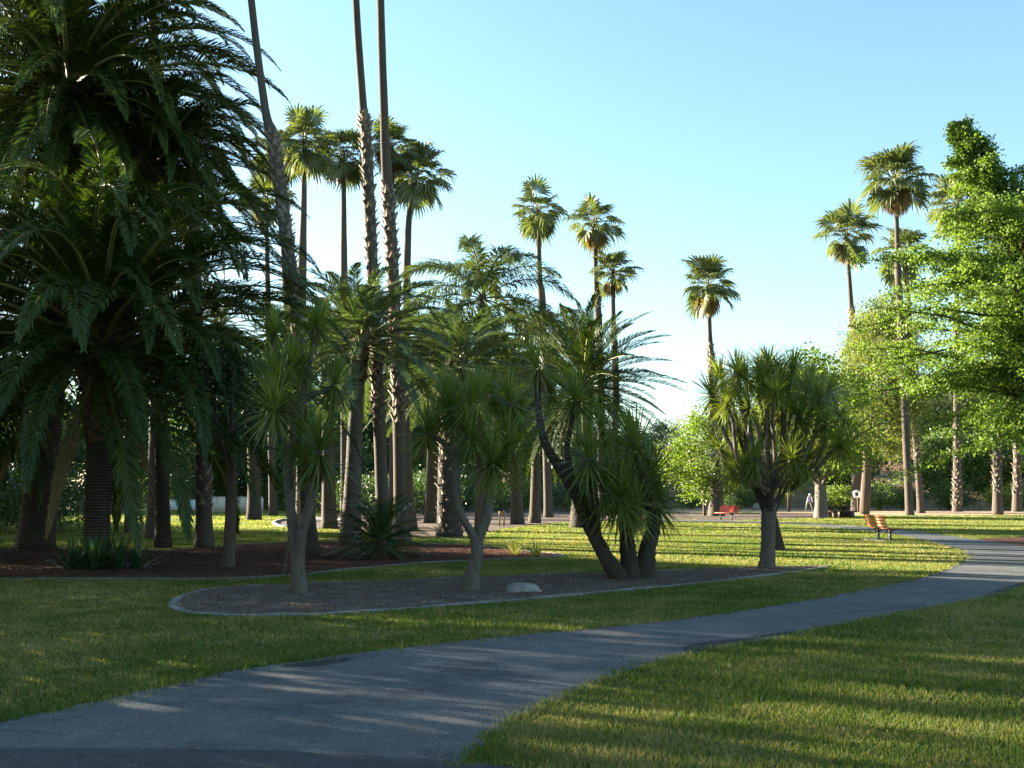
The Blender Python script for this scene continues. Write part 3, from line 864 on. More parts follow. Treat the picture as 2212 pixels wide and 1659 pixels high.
feather_palm('date_palm', 'dark slim palm trunk far back in the left grove shade', 'date', [(470, 700), (540, 900), (549, 1122)], 65, 4.0, 56, [.4, .38, .36, .34], seed=35, group=DG, off=.25)
feather_palm('feather_palm', 'grey-green feather palm with stout trunk left of the twin trunks', 'jubaea', [(778, 712), (773, 830), (766, 950), (756, 1187)], 33, 3.3, 62, [.32, .25, .22, .21, .22], seed=41, bark='trunk_fan', boots=[(.7, .98, 40, .3, True)], emin=-28)
feather_palm('feather_palm', 'feather palm drooping grey fronds to the right of the twin trunks', 'jubaea', [(866, 712), (870, 900), (884, 1142)], 47, 3.5, 56, [.33, .30, .28, .28], seed=42, bark='trunk_fan', emin=-40, emax=50)
feather_palm('feather_palm', 'feather palm with thick rough sunlit trunk behind the forked cordyline', 'jubaea', [(988, 775), (978, 900), (970, 1000), (971, 1157)], 39, 3.3, 60, [.42, .41, .40, .40, .34], seed=43, bark='trunk_date', emin=-28, boots=[(.06, .98, 190, .2, False)], mesh=STUB)
feather_palm('queen_palm', 'queen palm with plumy fronds standing above the grove', 'queen', [(1043, 635), (1041, 760), (1040, 900), (1039, 1146)], 45.5, 4.7, 22, [.26, .25, .23, .22, .24, .14], seed=44, emax=80, emin=-34, bark='trunk_fan', off=.12)
feather_palm('queen_palm', 'lower queen palm whose plumes fill the middle of the grove', 'queen', [(1165, 735), (1160, 900), (1155, 1129)], 58, 4.0, 26, [.3, .24, .22, .2], seed=45, emax=76, emin=-40, bark='trunk_fan', off=.12)
feather_palm('date_palm', 'stiff-fronded date palm spreading right behind the leaning cordyline', 'stiffdate', [(1262, 812), (1260, 950), (1257, 1139)], 50, 4.6, 96, [.48, .48, .46, .46], seed=46, off=.35, emax=86)
feather_palm('feather_palm', 'feather palm deep in the grove between leaning trunk and twin trunks', 'jubaea', [(705, 760), (708, 900), (712, 1140)], 48, 4.2, 60, [.33, .3, .28, .28], seed=47, bark='trunk_fan', emin=-25)
feather_palm('feather_palm', 'feather palm low behind the forked cordyline crown', 'jubaea', [(940, 830), (935, 950), (930, 1128)], 58, 4.2, 60, [.33, .3, .28, .28], seed=48, bark='trunk_fan', emin=-20)
feather_palm('feather_palm', 'yellowish feather palm right of the queen palm trunk', 'queen', [(1105, 820), (1110, 950), (1118, 1130)], 56, 4.0, 40, [.33, .3, .28, .28], seed=49, bark='trunk_fan')
# palms past the left edge whose shade falls across the path
for k, (x, y, z, R, n) in enumerate(((-14.9, 27.0, 6.6, 5.2, 84), (-24, 31, 8.2, 4.8, 60))):
    rng = random.Random(60 + k)
    t = thing('date_palm', ('date palm past the left picture edge next to the huge date palm', 'date palm past the left picture edge nearer the path')[k], 'palm tree', (x, y, 0), group='date palms beyond the left edge')
    pts = [Vector((x, y, -.05)), Vector((x + .1, y, z * .5)), Vector((x, y + .1, z))]
    palm_trunk(t, pts, [.65, .5, .55], M['trunk_date'], 14, rng=rng)
    crown(t, LIB['date'], n, (0, .1, z), R, rng, 84, -62, .4)

# ------------------------------------------------------------------ cordylines
def limb(mb, pts, rads, n=9, rng=random, jit=.05, seg=5):
    sp = spline(pts, seg)
    mb.tube(sp, lerp_list(rads, len(sp)), n, True, jit, rng)
def cordyline(label, base, Y, limbs, heads, bark='trunk_cord', seed=0, group='cordylines in the island bed', up=()):
    """limbs: list of [ (x, y, dY) ...], [radii]; heads: (x, y, dY, size)"""
    rng = random.Random(seed)
    b = P(base[0], base[1], Y); b.z = 0.02
    t = thing('cordyline_tree', label, 'tree', (b.x, b.y, 0), group=group)
    for i, (pp, rr) in enumerate(limbs):
        mb = MB()
        pts = [P(x, y, Y + d) - Vector((b.x, b.y, 0)) for x, y, d in pp]
        if pp[0][1] > base[1] - 6: pts[0].z = -.03
        limb(mb, pts, rr, 14, rng, .09, 12)
        obj('trunk' if i == 0 else 'branch', mb.mesh('cordyline_limb', M[bark], True), t)
    for i, (x, y, d, s) in enumerate(heads):
        c = P(x, y, Y + d) - Vector((b.x, b.y, 0))
        lib = LIB['cordup'] if i in up else LIB['cord']
        hd = obj('leaf_rosette', lib[rng.randrange(len(lib))], t, c, (rng.uniform(-.3, .3), rng.uniform(-.3, .3), rng.uniform(0, 6.28)), s * rng.uniform(1.0, 1.2))
        if i % 2 == 0: obj('dead_leaf_skirt', LIB['cordskirt'][i % 4 // 2], hd, (0, 0, -.04))
    return t

cordyline('pale-stemmed cordyline that forks low, leftmost in the island bed', (643, 1282), 16.6,
          [([(645, 1285, 0), (644, 1230, 0), (640, 1180, 0), (632, 1130, 0), (624, 1060, .1), (622, 1000, .15), (634, 930, .2), (630, 870, .2), (608, 838, .1)], [.155, .115, .105, .085, .075, .07, .06, .055, .05]),
           ([(645, 1200, 0), (652, 1150, -.1), (664, 1110, -.15), (676, 1060, -.2), (682, 1010, -.25), (690, 975, -.3)], [.10, .085, .08, .07, .06, .05]),
           ([(632, 930, .2), (650, 860, .5), (668, 790, .8), (684, 705, 1.0)], [.06, .05, .045, .04]),
           ([(625, 1000, .15), (610, 900, .5), (596, 800, .8), (590, 722, .9)], [.06, .05, .045, .04]),
           ([(650, 860, .5), (700, 845, .6), (722, 832, .6)], [.045, .04, .04])],
          [(606, 832, .1, .78), (592, 880, -.25, .66), (690, 972, -.3, .80), (648, 940, .3, .62), (684, 700, 1.0, .56), (592, 715, .9, .58), (724, 828, .6, .60), (655, 790, .8, .55), (660, 1000, .1, .5), (628, 780, .5, .55)], seed=51)
cordyline('slim grey cordyline with Y-forked trunk beside the pale rock', (1018, 1277), 17.0,
          [([(1016, 1280, 0), (1020, 1240, 0), (1030, 1200, 0), (1032, 1165, 0), (1050, 1120, .05), (1058, 1060, .1), (1062, 1000, .1)], [.17, .12, .105, .10, .085, .08, .06]),
           ([(1031, 1180, 0), (1018, 1150, -.05), (998, 1115, -.1), (985, 1060, -.1), (988, 1000, 0), (1010, 940, 0), (1019, 880, 0)], [.09, .07, .065, .06, .055, .05, .045]),
           ([(988, 1000, 0), (960, 960, .3), (926, 936, .3)], [.05, .045, .04]),
           ([(1060, 1030, .1), (1085, 985, .2), (1100, 960, .2)], [.06, .05, .04]),
           ([(1090, 980, .2), (1102, 920, .3), (1102, 872, .3)], [.05, .04, .04])],
          [(1019, 868, 0, .74), (1019, 934, -.3, .66), (924, 930, .3, .66), (1102, 866, .3, .68), (1100, 958, .1, .66), (1062, 992, -.2, .74), (975, 880, .4, .64), (960, 850, .8, .6), (1062, 850, .7, .6), (1125, 905, .6, .55)], seed=52)
cordyline('dark cordyline leaning hard to the left from a clump of three trunks', (1362, 1252), 19.3,
          [([(1345, 1254, 0), (1310, 1205, 0), (1275, 1140, .1), (1240, 1060, .2), (1205, 1005, .3), (1175, 950, .3), (1163, 880, .3), (1161, 805, .3)], [.20, .14, .125, .115, .10, .08, .065, .05]),
           ([(1366, 1254, .1), (1358, 1200, .1), (1352, 1140, 0), (1345, 1085, -.1)], [.22, .16, .13, .09]),
           ([(1390, 1253, .15), (1398, 1190, .2), (1412, 1130, .2), (1398, 1060, .2), (1380, 990, .2)], [.22, .16, .13, .10, .08]),
           ([(1235, 1045, .2), (1225, 970, .5), (1236, 910, .5), (1243, 870, .5)], [.09, .06, .05, .045]),
           ([(1290, 1165, .1), (1285, 1080, -.3), (1274, 1000, -.4)], [.09, .07, .06])],
          [(1161, 792, .3, .70), (1243, 860, .5, .80), (1273, 985, -.4, .88), (1374, 968, .2, .98), (1340, 1070, -.2, .92), (1418, 1085, .3, .72), (1300, 925, .8, .74), (1190, 850, .7, .5), (1325, 1000, .3, .7), (1308, 1060, -.3, .78), (1402, 1030, .4, .82), (1262, 1060, .3, .6), (1372, 1100, -.2, .7)],
          bark='trunk_cord_dark', seed=53, up=(3,))

def z7(x, y): return ((1450 + x / 3.687) * .97359, (750 + y / 3.687) * .97359)
def round_cordyline():
    rng = random.Random(54)
    Y = 22.2
    b = P(1657, 1229, Y)
    t = thing('cordyline_tree', 'round-headed many-branched cordyline standing alone in the sunlit end of the bed', 'tree', (b.x, b.y, 0), group='cordylines in the island bed')
    off = Vector((b.x, b.y, 0))
    mb = MB()
    limb(mb, [P(1657, 1231, Y) - off, P(1657, 1215, Y) - off, P(1659, 1170, Y) - off, P(1660, 1120, Y) - off, P(1662, 1085, Y) - off], [.24, .17, .15, .15, .16], 16, rng, .08, 14)
    obj('trunk', mb.mesh('cordyline_trunk', M['trunk_cord'], True), t)
    fork = P(1661, 1112, Y) - off
    forks = []
    for (x, y, d) in ((1632, 1052, .0), (1665, 1058, -.25), (1690, 1060, .2), (1655, 1050, .5)):
        q = P(x, y, Y + d) - off; forks.append(q)
        mb = MB(); limb(mb, [fork, (fork + q) / 2 + Vector((0, 0, .02)), q], [.13, .10, .075], 9, rng)
        obj('branch', mb.mesh('cordyline_branch', M['trunk_cord_dark'], True), t)
    heads = [(480, 460, .2), (780, 560, -.9), (760, 330, .3), (900, 350, -.2), (1000, 430, -.8), (1060, 350, .5), (1250, 440, .1), (1360, 500, -.4), (1530, 640, .2), (600, 520, -.3), (660, 400, .7),
             (830, 980, -.9), (750, 1080, -.7), (640, 1080, .1), (1130, 970, -.7), (1120, 1090, .2), (900, 1080, .7), (1180, 880, .6), (1010, 640, .9), (1290, 560, .8), (600, 660, .4), (1530, 860, -.1),
             (1350, 920, .7), (960, 500, 1.0), (860, 280, .9), (1020, 300, .1), (1430, 440, .9), (700, 760, .9), (1180, 620, -.5), (860, 760, .6), (1400, 700, -.7), (540, 900, .6), (1250, 1010, -.3), (1240, 330, 1.1),
             (940, 230, .4), (560, 330, .9), (690, 270, -.3), (1140, 260, -.2)]
    for k, (zx, zy, d) in enumerate(heads):
        x, y = z7(zx, zy)
        c = P(x, y, Y + d * 1.25) - off
        f = min(forks, key=lambda q: (Vector((q.x, q.y, 0)) - Vector((c.x, c.y, 0))).length + rng.uniform(0, .3))
        m1 = f.lerp(c, .4) + Vector((rng.uniform(-.12, .12) + (c.x - f.x) * .12, rng.uniform(-.12, .12), -.12)); m2 = f.lerp(c, .75) + Vector((rng.uniform(-.1, .1), 0, rng.uniform(-.12, .06)))
        mb = MB(); limb(mb, [f, m1, m2, c], [.07, .048, .040, .034], 7, rng, .08)
        obj('branch', mb.mesh('cordyline_branch', M['trunk_cord'], True), t)
        d_ = (c - Vector((0, 0, 1.6))); tilt = Vector((d_.x * .35, d_.y * .35, 1)).normalized()
        q = Vector((0, 0, 1)).rotation_difference(tilt).to_euler()
        lib = LIB['cord']
        obj('leaf_rosette', lib[rng.randrange(len(lib))], t, c, (q.x + rng.uniform(-.2, .2), q.y + rng.uniform(-.2, .2), rng.uniform(0, 6.28)), rng.uniform(.55, .72))
round_cordyline()
# second trunk just behind it
b = P(1676, 1186, 30.0); b.z = 0
t = thing('cordyline_tree', 'dark trunked cordyline hidden behind the round-headed one', 'tree', b)
mb = MB(); limb(mb, [Vector((0, 0, -.05)), Vector((-.05, 0, .5)), Vector((-.18, 0, 1.3)), Vector((-.2, .1, 2.3))], [.30, .20, .17, .12], 10)
obj('trunk', mb.mesh('cordyline_trunk', M['trunk_cord_dark'], True), t)
for k in range(7):
    obj('leaf_rosette', LIB['cord'][k % 3], t, (-.2 + random.Random(k).uniform(-.8, .8), .3 + .2 * k % 1, 2.4 + .2 * k), (0, 0, k * 1.3), .75)

# ------------------------------------------------------------------ low plants
def cycad(label, x, y, R, n, seed):
    rng = random.Random(seed)
    g = G(x, y)
    t = thing('cycad_plant', label, 'shrub', g)
    mb = MB(); limb(mb, [Vector((0, 0, -.03)), Vector((0, 0, .25)), Vector((.02, 0, .5))], [.22, .24, .18], 12, rng, .12)
    obj('stem', mb.mesh('cycad_stem', M['trunk_brown'], True), t)
    crown(t, LIB['cycad'], n, (0, 0, .55), R, rng, 80, -22, .12)
cycad('dark green cycad bush spreading in front of the twin palm trunks', 818, 1206, 1.5, 92, 71)
def clump(name, label, x, y, spots, L, w, mat, n, seed, emin=8, droop=.5, group=None):
    rng = random.Random(seed)
    g = G(x, y)
    t = thing(name, label, 'plant', g, group=group)
    for k, (dx, dy, s) in enumerate(spots):
        me = rosette('leaf_tuft', n, L, w, mat, seed + k, emin, 85, droop, 5)
        obj('leaf_tuft', me, t, (dx, dy, .02), (0, 0, rng.uniform(0, 6)), s)
clump('strap_leaf_plant', 'dark strap-leaved clump at the foot of the huge date palm', 205, 1232, [(-.5, 0, 1), (0, -.1, 1.1), (.45, .1, 1), (.15, .3, 1.15), (-.25, .35, 1), (.8, .25, .8)], .85, .055, M['strap'], 42, 81)
clump('spiky_plant', 'left one of two small spiky plants on the bed edge, yellow-green leaves', 1112, 1199, [(0, 0, 1)], .52, .035, M['paleleaf'], 46, 82, 15, .25, 'two small spiky plants at the bed edge')
clump('spiky_plant', 'right one of two small spiky plants, pale leaves drooping outward', 1155, 1205, [(0, 0, 1), (.08, .1, .9)], .55, .032, M['paleleaf'], 40, 84, -12, .6, 'two small spiky plants at the bed edge')
SHADE = [(-14.5, 9.5, .85), (-18.5, 15.0, .75), (-25, 28.0, 1.1), (-30, 36, 1.15)]
SURROUND = [(-16, -2, 1.1), (-11, -9, 1.2), (-22, 7, 1.2)]  # unseen trees, added to cut skylight on the foreground

# ------------------------------------------------------------------ broadleaf trees
def leaf_cloud(cent, sig, per, ls, asp, rs, upb=.5, hang=0.0):
    """per leaves round each centre; returns V, F of rhombic leaves"""
    cent = np.asarray(cent); n = len(cent) * per
    c = np.repeat(cent, per, 0) + rs.normal(0, 1, (n, 3)) * np.repeat(np.broadcast_to(sig, (len(cent), 3)), per, 0)
    d = nrm(rs.normal(0, 1, (n, 3)) + np.array([0, 0, -hang]))
    u = nrm(rs.normal(0, 1, (n, 3)) + np.array([0, 0, upb]))
    w = nrm(np.cross(d, u))
    s = ls * rs.uniform(.65, 1.25, (n, 1))
    V = np.stack([c - d * s * .5, c + w * s * asp * .5 + d * s * .08, c + d * s * .5, c - w * s * asp * .5 + d * s * .08], 1).reshape(-1, 3)
    F = np.arange(n * 4).reshape(-1, 4)
    return V, F

def tree_meshes(seed, H, R, z0, nclump, per, ls, leafm, barkm, tr, asp=.7, sig=.35, hang=0.2, ry=1.0, shape=1.0, limbs=14, lean=(0, 0), fork=.35, drop=0.0):
    rs = np.random.RandomState(seed); rng = random.Random(seed)
    zc, hz = (H + z0) / 2, (H - z0) / 2
    C = []
    while len(C) < nclump:
        v = rs.normal(0, 1, 3); v /= np.linalg.norm(v)
        r = rs.uniform(.35, 1.0) ** .55
        q = v * r
        wid = (1 - .45 * shape * max(0, q[2])) * (1 + .10 * math.sin(5 * math.atan2(q[1], q[0]) + seed))
        C.append((q[0] * R * wid + lean[0], q[1] * R * wid * ry + lean[1], zc + q[2] * hz))
    C = np.array(C)
    sg = sig * rs.uniform(.6, 1.3, (len(C), 1)) * np.array([[1.25, 1.25, .6]])
    V, F = leaf_cloud(C, sg, per, ls, asp, rs, .6, hang)
    cm = mk('tree_crown', V, F, leafm)
    mb = MB()
    f = Vector((lean[0] * .25, lean[1] * .25, z0 + (H - z0) * fork * .6))
    mid = Vector((lean[0] * .1 + rng.uniform(-.1, .1) * tr * 3, 0, f.z * .5))
    limb(mb, [Vector((0, 0, -.05)), Vector((0, 0, .25)), mid, f], [tr * 1.5, tr * 1.1, tr, tr * .75], 10, rng, .06)
    pick = rng.sample(range(len(C)), min(limbs, len(C)))
    for k in pick:
        c = Vector(C[k])
        s0 = mid.lerp(f, rng.uniform(.3, 1))
        m = s0.lerp(c, .5) + Vector((0, 0, (c.z - s0.z) * .12 + rng.uniform(0, .1) * R))
        limb(mb, [s0, m, c], [tr * .42, tr * .26, tr * .08], 6, rng, .05, 3)
    return mb.mesh('tree_trunk', barkm, True), cm

def tree(name, label, loc, meshes, rz=0, scale=1.0, group=None, cat='tree'):
    t = thing(name, label, cat, loc, rz, group)
    t.scale = (scale,) * 3 if not hasattr(scale, '__len__') else scale
    obj('trunk', meshes[0], t)
    tag(obj('crown', meshes[1], t), kind='stuff')
    return t

# the bright ginkgo at the right edge
def ginkgo():
    rng = random.Random(91); rs = np.random.RandomState(91)
    bx, by = 14.6, 28.0
    t = thing('ginkgo_tree', 'bright green ginkgo reaching in from the right edge', 'tree', (bx, by, 0))
    mb = MB()
    spine = [Vector(p) for p in ((0, 0, -.05), (.05, 0, 1.5), (0, .1, 4), (-.3, 0, 6.5), (-.9, -.1, 9), (-1.6, -.2, 10.6), (-2.15, -.2, 12.0))]
    sp = spline(spine, 8)
    mb.tube(sp, lerp_list([.34, .27, .22, .17, .10, .05, .015], len(sp)), 10, True, .05, rng)
    cents = []
    nb = 190
    for k in range(nb):
        f = (k + .5) / nb
        z = 3.2 + 8.6 * f ** 1.05
        i = min(range(len(sp)), key=lambda j: abs(sp[j].z - z))
        o = sp[i]
        a = k * GOLD + rng.uniform(-.4, .4)
        L = np.interp(z, [2.3, 4, 6, 7.6, 8.4, 9.6, 11, 12], [4.8, 5.6, 6.2, 5.9, 3.0, 1.5, .7, .25]) * rng.uniform(.45, 1.0)
        el = math.radians(rng.uniform(-12, 34) + 22 * f ** 2)
        pts = [o]
        for q in range(1, 5):
            u = q / 4
            e2 = el - .30 * u
            pts.append(o + Vector((math.cos(a + .12 * u) * math.cos(e2), math.sin(a + .12 * u) * math.cos(e2), math.sin(e2))) * L * u + Vector((rng.uniform(-.1, .1), rng.uniform(-.1, .1), rng.uniform(-.08, .08))) * L * .3)
        mb.tube(pts, lerp_list([.055 * (1 - f) + .018, .006], 5), 5, False)
        side = Vector((-math.sin(a), math.cos(a), 0))
        for u in np.arange(.08, 1.0, .055):
            x = u * 4; j = min(int(x), 3)
            p = pts[j].lerp(pts[j + 1], x - j)
            cents.append(p + Vector((0, 0, .03)))
            for sd in (-1, 1):
                if rng.random() < .25: continue
                tl = (.25 + .75 * (1 - u)) * min(1.0, L * .26) * rng.uniform(.5, 1.2)
                dv = (side * sd * .85 + (pts[4] - pts[0]).normalized() * .55 + Vector((0, 0, rng.uniform(-.65, .65)))).normalized()
                ns = max(2, int(tl / .075))
                for w in range(ns):
                    cents.append(p + dv * tl * (w + 1) / ns + Vector((0, 0, -.05 * (w / ns) ** 2)))
    obj('trunk', mb.mesh('ginkgo_trunk', M['trunk_brown'], True), t)
    V, F = leaf_cloud(np.array([tuple(c) for c in cents]), np.array([.10, .10, .09]), 9, .068, 1.05, rs, 1.1, .1)
    tag(obj('crown', mk('ginkgo_crown', V, F, M['ginkgo']), t), kind='stuff')
ginkgo()

mp1 = tree_meshes(101, 8.3, 3.1, .9, 230, 44, .20, M['maple'], M['trunk_brown'], .12, .75, .36, .2)
tree('maple_tree', 'yellow-green young maple with thin trunk left of the red bench', G(1522, 1114), mp1, .4)
mp2 = tree_meshes(102, 11.8, 4.6, 2.3, 320, 46, .21, M['maple'], M['trunk_pale'], .40, .75, .40, .2, limbs=22, fork=.12)
tree('maple_tree', 'leafy tree with pale forked trunk beside the picnic table', G(1773, 1119), mp2, 2.2)
mp3 = tree_meshes(103, 8.5, 3.0, 2.0, 150, 44, .22, M['midleaf'], M['trunk_brown'], .13, .75, .40, .2)
tree('maple_tree', 'slender shade tree behind the round-headed cordyline', G(1704, 1105), mp3, 1.0)
pn = tree_meshes(104, 18.2, 3.6, 4.4, 420, 110, .46, M['needle'], M['trunk_brown'], .38, .13, .50, .5, shape=.8, limbs=26, lean=(2.0, 0))
tree('pine_tree', 'fuzzy yellow-green pine with stout dark trunk by the white ring', G(1868, 1111), pn, 0)
dk = tree_meshes(105, 4.9, 1.7, 2.5, 90, 34, .12, M['darkleaf'], M['trunk_brown'], .12, .7, .35, .2, fork=.1, limbs=16)
tree('shade_tree', 'small dark tree with Y-forked trunk in the red mulch', G(493, 1227), dk, .9)

# background trees and shrubs
VAR = {
    'dark': tree_meshes(111, 10, 4.4, 1.2, 240, 40, .34, M['darkleaf'], M['trunk_brown'], .25, .7, .65, .2),
    'mid': tree_meshes(112, 9, 4.0, 1.4, 230, 40, .32, M['midleaf'], M['trunk_brown'], .22, .7, .62, .2),
    'olive': tree_meshes(113, 9.5, 4.6, 1.0, 230, 40, .30, M['oliveleaf'], M['trunk_brown'], .25, .55, .65, .2),
    'bright': tree_meshes(114, 8, 3.6, 1.3, 220, 40, .30, M['maple'], M['trunk_brown'], .2, .7, .55, .2),
}
def hill_z(x, y):
    if y < 118: return 0
    s = (y - 118) / 92
    return -.05 + 13 * (0.35 + 0.65 / (1 + math.exp(-(x - 12) / 9))) * (1 - math.exp(-2.6 * s)) - .2
def zone(x, y):
    px = 1106 + x / y * FPX
    for lim, ph in ((330, 'far behind the huge date palm'), (640, 'far behind the leaning shaggy trunk'), (900, 'far behind the twin trunks'), (1130, 'far behind the queen palm'), (1400, 'far behind the leaning cordyline'), (1640, 'far behind the red bench'), (1850, 'far behind the picnic table'), (1990, 'behind the pine'), (2120, 'behind the rough-barked fan palm')):
        if px < lim: return ph
    return 'far back at the right picture edge'
rb = random.Random(120)
BG = 'trees closing the park at the back'
LAB = {'dark': 'dark evergreen tree', 'mid': 'mid green leafy tree', 'olive': 'grey-green tree', 'bright': 'yellowish green tree'}
row = []
for x in np.arange(-78, -20, 6.4): row.append((x + rb.uniform(-1.5, 1.5), rb.uniform(98, 112), 'dark', rb.uniform(.9, 1.25)))
for x in np.arange(-20, 14, 5.5): row.append((x + rb.uniform(-1.5, 1.5), rb.uniform(118, 128), rb.choice(['dark', 'dark', 'mid']), rb.uniform(.75, .95)))
for x in np.arange(-75, 8, 6.5): row.append((x + rb.uniform(-2, 2), rb.uniform(136, 148), rb.choice(['dark', 'dark', 'mid']), rb.uniform(1.5, 1.8)))
for x in (13, 19.5, 26, 33): row.append((x + rb.uniform(-1, 1), rb.uniform(124, 136), rb.choice(['olive', 'olive', 'mid']), rb.uniform(.72, .92)))
for x in (36, 47.5, 53, 59, 66, 73): row.append((x, rb.uniform(106, 114), rb.choice(['mid', 'mid', 'bright', 'mid']), rb.uniform(.95, 1.3)))
for x in np.arange(36, 92, 7.0): row.append((x + rb.uniform(-2, 2), rb.uniform(134, 150), rb.choice(['dark', 'mid', 'olive']), rb.uniform(1.0, 1.4)))
for x, y, k, s in row:
    tree('background_tree', LAB[k] + (' of the nearer row ' if y < 118 else ' on the rise ') + zone(x, y), (x, y, hill_z(x, y)), VAR[k], rb.uniform(0, 6.28), s, BG)
BV = [tree_meshes(131 + k, 2.3, 1.7, .12, 60, 34, (.16, .18, .15, .17)[k], M[('darkleaf', 'midleaf', 'oliveleaf', 'maple')[k]], M['trunk_brown'], .06, .6, .34, 0, shape=.6) for k in range(4)]
BL = ('dark low shrub', 'mid green low shrub', 'grey-green low shrub', 'yellow-green low shrub')
for x in np.arange(-70, 78, 3.3):
    k = rb.choice([0, 0, 1, 2]) if x < 12 else rb.choice([0, 1, 1, 2])
    y = rb.uniform(103, 116)
    if 12 < x < 30: y += 5
    tree('shrub', BL[k] + ' ' + zone(x, y), (x + rb.uniform(-1, 1), y, 0), BV[k], rb.uniform(0, 6.28), rb.uniform(.7, 1.25) * (1.25 if x < 10 else .9), 'shrubs along the back of the park', 'shrub')
for x, y, k, s in ((33, 103, 3, 1.1), (37, 104, 1, 1.3), (41.5, 108, 3, 1.0), (45.5, 106, 1, 1.4), (49, 103, 3, 1.2), (52.5, 105, 1, 1.4), (56, 104, 3, 1.1), (23.5, 108, 1, 1.1), (28, 110, 3, .9)):
    tree('shrub', BL[k] + ' by the dirt ground ' + zone(x, y), (x, y, 0), BV[k], x, s, 'shrubs along the dirt ground', 'shrub')
# shrubs inside the grove between the palm trunks
for k, (x, y, kk, s) in enumerate(((915, 1113, 0, 1.3), (1010, 1106, 0, 1.3), (1080, 1108, 0, 1.2), (1120, 1104, 1, 1.3), (1225, 1106, 0, 1.2), (950, 1100, 0, 1.5), (1268, 1103, 1, 1.1), (1385, 1100, 0, 1.0), (1567, 1107, 0, .7), (900, 1106, 0, 1.7), (935, 1109, 0, 1.6), (1045, 1101, 0, 1.8), (1160, 1102, 0, 1.7), (985, 1103, 0, 1.9), (752, 1118, 0, 1.2), (795, 1114, 0, 1.3), (838, 1112, 0, 1.4), (872, 1110, 0, 1.4))):
    g = G(x, y)
    tree('shrub', ('dark understorey shrub ', 'lighter understorey shrub ')[kk] + zone(g.x, g.y).replace('far ', 'inside the grove, ') if x < 1500 else 'dark round shrub behind the red bench', g, BV[kk], k * 1.1, s, 'understorey shrubs of the grove' if x < 1500 else None, 'shrub')

# shade trees beyond the left edge: they keep the foreground path and bed in shade
sh = tree_meshes(141, 10.5, 4.6, 2.2, 230, 46, .26, M['darkleaf'], M['trunk_brown'], .3, .7, .6, .2)
for k, (x, y, s) in enumerate(SHADE):
    tree('shade_tree', ('broad evergreen past the left edge, nearest the road', 'broad evergreen past the left edge, second from the road', 'broad evergreen past the left edge, third from the road', 'broad evergreen past the left edge, fourth from the road', 'broad evergreen past the left edge, fifth from the road', 'broad evergreen past the left edge, sixth from the road')[k],
         (x, y, 0), sh, k * 1.7, s, 'shade trees beyond the left edge')

for k, (x, y, s) in enumerate(((-36, 51, .9), (-39, 58, .95), (-31, 42, .9))):  # out of view, added so the grove and lawn behind go darker
    tree('shade_tree', 'dark unseen evergreen added past the left edge to shade the back of the date palm grove', (x, y, 0), VAR['dark'], k * 1.9, s, 'evergreens added unseen beyond the left grove')
for k, (x, y, s) in enumerate(SURROUND):
    tree('shade_tree', 'unseen broad evergreen added around the viewpoint to dim the skylight', (x, y, 0), sh, k * 2.3, s, 'unseen trees added around the viewpoint')

for k, (x, y, s) in enumerate(((-11.2, 11.6, 1.35), (-12.6, 14.4, 1.45), (-13.6, 17.2, 1.5), (-14.8, 20.0, 1.5), (-10.2, 9.0, 1.3))):  # unseen shrub row, added to keep low sun off the left lawn
    tree('shrub', 'tall dark shrub added past the left picture edge to shade the lawn', (x, y, 0), BV[0], k * 1.9, s, 'shrubs added unseen beyond the left edge', 'shrub')
for k, (x, y, s) in enumerate(((-30, 58, 1.5), (-34.5, 62, 1.6), (-38.5, 66, 1.6), (-27, 56, 1.3), (-31, 63, 1.2), (-24, 46, 1.3), (-26, 49, 1.3), (-27.5, 52, 1.3), (-21, 40, 1.25), (-22.5, 43, 1.3), (-43, 70, 2.0), (-46, 75, 2.1), (-49, 80, 2.1), (-40, 64, 1.9), (-19.6, 43.5, 1.1), (-20.5, 46.5, 1.2))):  # mostly out of view; added to darken the ground behind the grove
    tree('shrub', 'dark shrub added to fill and shade the ground behind the left grove trunks', (x, y, 0), BV[0], k * 1.3, s, 'shrubs behind the left grove', 'shrub')

# ------------------------------------------------------------------ benches, table, small things
def bench(label, loc, face_az, mat, legmat, L=1.6, slab=False):
    """seat of slats on two steel pedestals, facing face_az (degrees clockwise from +Y)"""
    t = thing('park_bench', label, 'bench', loc, math.radians(-face_az))     # local +Y is the front
    for k in range(4):
        mb = MB(); mb.box((0, .02 + k * .115, .44), (L, .095, .04)); obj('seat_slat', mb.mesh('seat_slat', mat), t)
    tilt = Matrix.Rotation(math.radians(14), 3, 'X')
    for k in range(4):
        mb = MB(); mb.box((0, -.09 - .027 * k, .53 + .105 * k), (L, .035, .092), tilt); obj('back_slat', mb.mesh('back_slat', mat), t)
    for sx in (-1, 1):
        mb = MB(); x = sx * L * .30
        mb.box((x, .17, .205), (.07, .07, .45)); mb.box((x, .19, .405), (.05, .42, .03)); mb.box((x, .19, .01), (.14, .2, .02))
        mb.tube([(x, .17, .26), (x, .0, .40), (x, -.10, .52), (x, -.19, .88)], [.02, .02, .02, .018], 6)
        mb.tube([(x, .17, .26), (x, .36, .40)], [.02, .02], 6)
        obj('leg', mb.mesh('bench_leg', legmat), t)
    if slab:
        mb = MB(); mb.box((0, .1, .012), (L + .3, .7, .03)); obj('slab', mb.mesh('bench_slab', M['concrete']), t)
bench('red slatted park bench on mulch facing the lawn', G(1573, 1123), -126, M['redpaint'], M['steel'], 1.55)
bench('varnished orange wood bench seen from behind beside the path bend', G(1900, 1168), 86, M['orangewood'], M['steel'], 1.6, True)

